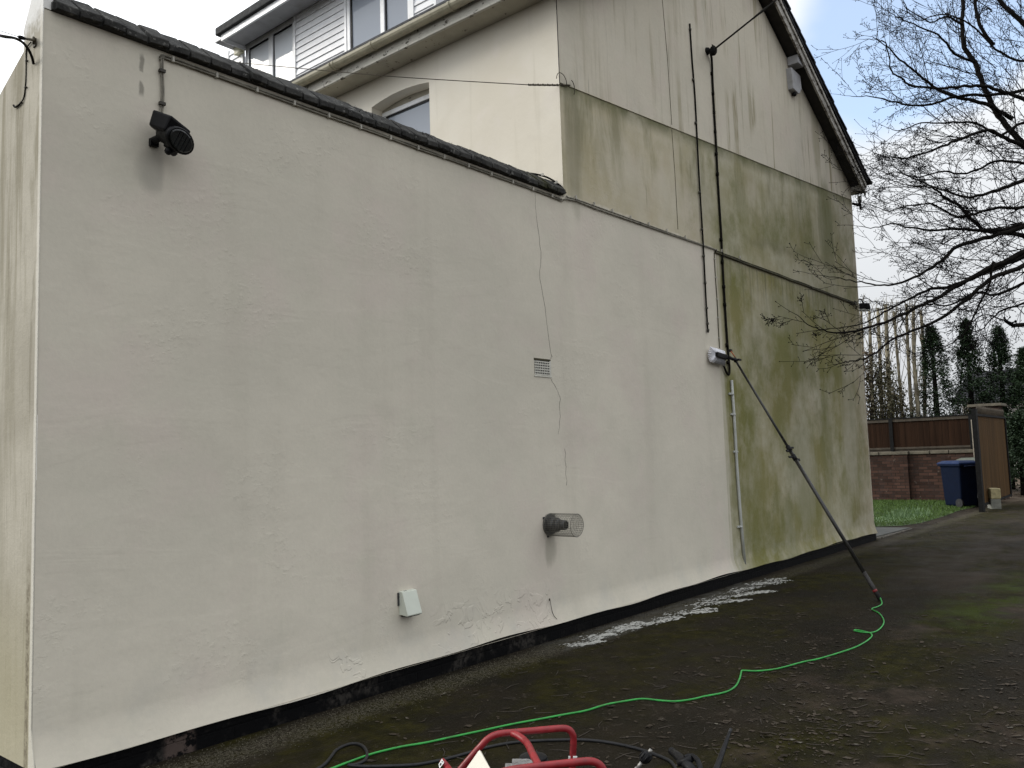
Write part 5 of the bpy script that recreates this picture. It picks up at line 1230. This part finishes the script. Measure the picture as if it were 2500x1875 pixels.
# ------------------------------------------------------------------ trees and house beyond the fence
def conifer(px, top, xw, hw, label, seed):
    r = random.Random(seed)
    p = PX(px, 1000, xw); b = V(p.x, p.y, 0); H = PX(px, top, xw).z
    o = thing('conifer', b, label, 'tree', 'conifers beyond the fence')
    m = MB(); m.tube([b, b+V(0.03,0.02,H*0.5), b+V(0,0,H*0.96)], [0.14, 0.09, 0.02], 8); m.build('trunk', M['bark'], o)
    m = MB()
    for k in range(640):
        t_ = r.random()**0.8; z = 0.15+t_*(H-0.2); a = r.uniform(0, 6.283)
        rad = hw*1.5*(1-t_)**1.0*(0.8+0.2*math.sin(a*2+z*2.3))*r.uniform(0.6, 1.12)+0.05
        d = V(math.cos(a), math.sin(a), 0); base_ = b+V(0,0,z); tip = base_+d*rad+V(0,0,rad*r.uniform(0.10, 0.80))
        nseg = 11
        for j in range(nseg):
            u = 0.30+0.70*math.sqrt((j+1)/nseg); c_ = base_+(tip-base_)*u
            for q in range(2):
                s = r.uniform(0.028, 0.068)*(1.25-0.5*u); e = V(r.uniform(-1,1), r.uniform(-1,1), r.uniform(-0.5,0.7)).normalized(); f = e.cross(V(r.uniform(-1,1), r.uniform(-1,1), 1)).normalized()
                cc = c_+V(r.gauss(0,1), r.gauss(0,1), r.gauss(0,0.8))*0.055
                m.add([cc-f*s*0.35, cc+e*s*0.7-f*s*0.45, cc+e*s*1.9, cc+e*s*0.7+f*s*0.45], [(0,1,2,3)])
    m.build('foliage', M['conifer'], o)
conifer(2288, 795, 28.5, 1.20, 'dark conifer directly right of the pale trunks, beyond the boarded fence', 3)
conifer(2374, 778, 29.0, 1.02, 'slender conifer rising behind the white post, middle of the three full ones', 4)
conifer(2452, 795, 29.5, 1.15, 'dark conifer right behind the gate pier and open gate', 5)
conifer(2513, 850, 29.0, 1.2, 'conifer cut off by the right edge of the photo', 6)
conifer(2545, 980, 27.5, 1.1, 'low dark conifer at the right edge beyond the gate', 8)
conifer(2488, 1010, 26.3, 0.8, 'dark bushy conifer just behind the open end of the gate', 9)
def bush(px0, px1, top, xw, label, mat, seed, n=2600):
    r = random.Random(seed); a = PX(px0, 1000, xw); b_ = PX(px1, 1000, xw); c0 = (a+b_)/2; c0.z = 0; hw = abs(a.y-b_.y)/2; H = PX((px0+px1)/2, top, xw).z
    o = thing('shrub', c0, label, 'shrub')
    m = MB()
    for k in range(26): d = V(r.uniform(-0.5,0.5), r.uniform(-1,1)*hw, H*r.uniform(0.5,1.0)); m.tube([c0+V(d.x*0.3,d.y*0.6,0), c0+V(d.x*0.7,d.y*0.9,d.z*0.5), c0+d], [0.022, 0.014, 0.005], 5)
    m.build('stems', M['bark'], o)
    m = MB()
    for k in range(n):
        z = r.random()**0.75; cc = c0+V(r.gauss(0, 0.35), r.uniform(-1, 1)*hw*(1.05-0.45*z*r.random()), z*H*(0.85+0.15*r.random()))
        s = r.uniform(0.025, 0.06); e = V(r.uniform(-1,1), r.uniform(-1,1), r.uniform(-1,1)).normalized(); f = e.cross(V(r.uniform(-1,1),1,r.uniform(-1,1))).normalized()
        m.add([cc-e*s, cc-f*s*0.6, cc+e*s, cc+f*s*0.6], [(0,1,2,3)])
    m.build('foliage', M[mat], o)
bush(2085, 2140, 830, 27.5, 'brown leaved shrub climbing the trunks just past the house corner', 'ivybrown', 11)
bush(2128, 2190, 865, 27.2, 'dark ivy covered shrub between the pale trunks and the fence', 'ivy', 12, 3600)
bush(2165, 2215, 925, 26.6, 'low ivy clump just above the fence in front of the pale trunks', 'ivy', 13, 1800)
bush(2330, 2372, 975, 31.0, 'pale dry shrub glimpsed between the two conifers', 'ivybrown', 14, 900)
def pollard(px, lean, top, xw, ra, label, shoots, seed):
    r = random.Random(seed); p = PX(px, 1010, xw); b = V(p.x, p.y, 0); t_ = PX(px+lean, top, xw)
    o = thing('pollard_tree', b, label, 'tree', 'pollarded trunks beyond the fence')
    m = MB(); m.tube(smooth_path([b, b+(t_-b)*0.35+V(0,r.uniform(-.05,.05),0), b+(t_-b)*0.7+V(0,r.uniform(-.05,.05),0), t_], 4), [ra*(1-0.35*k/12) for k in range(13)], 9); m.build('trunk', M['pollard'], o)
    m = MB()
    for k in range(shoots):
        u = r.uniform(0.35, 0.98); q = b+(t_-b)*u; l = r.uniform(0.5, 1.6); d = V(r.uniform(-0.3,0.3), r.uniform(-0.35,0.35), 1).normalized()
        if q.z+l > t_.z+0.35: l = max(0.2, t_.z+0.35-q.z)
        m.tube([q, q+V(d.x,d.y,0)*0.16+V(0,0,l*0.3), q+d*l], [0.014, 0.011, 0.004], 5)
    m.build('shoots', M['shoot'], o)
for i, a in enumerate(((2098,4,742,28.6,.055,'first pale cut trunk past the house corner, mostly hidden by the lamp'),
    (2116,6,752,28.2,.060,'slim pale cut trunk between the house corner and the thick whitish trunk'),
    (2141,2,752,28.0,.070,'dull brown cut trunk left next to the thick whitish one'),
    (2170,-8,744,27.6,.085,'thickest and palest cut trunk, tallest behind the fence'),
    (2206,-24,760,28.0,.055,'thin cut trunk leaning left beside the thickest trunk'),
    (2222,-9,742,28.4,.065,'greenish cut trunk left of a close pair'),
    (2236,-6,748,28.1,.075,'yellow green cut trunk, right one of the close pair'),
    (2252,-4,758,28.6,.070,'rightmost pale cut trunk, against the first dark conifer'))):
    pollard(*a, 26, 30+i)
# bungalow beyond
o = thing('bungalow', (42, 1.5, 0), 'white bungalow with a grey tiled roof glimpsed between the conifers', 'house')
z0 = PX(2348, 1002, 40).z; ze = PX(2348, 985, 40).z; zr = PX(2348, 932, 40).z
m = MB(); m.box(40.2, 47, -6, 4.1, 0, ze); m.build('wall', M['whitewall'], o)
m = MB(); m.prism([V(39.7,-6.4,ze-0.05),V(43.6,-6.4,zr+0.5),V(47.5,-6.4,ze-0.05),V(47.5,-6.4,ze+0.07),V(43.6,-6.4,zr+0.65),V(39.7,-6.4,ze+0.07)], (0,10.8,0))
for k in range(14):
    u = k/14; xx = 39.72+3.85*u; zz = ze+0.08+(zr+0.57-ze)*u
    m.box(xx-0.02, xx+0.02, -6.4, 4.4, zz, zz+0.045)
m.build('roof', M['tile'], o)
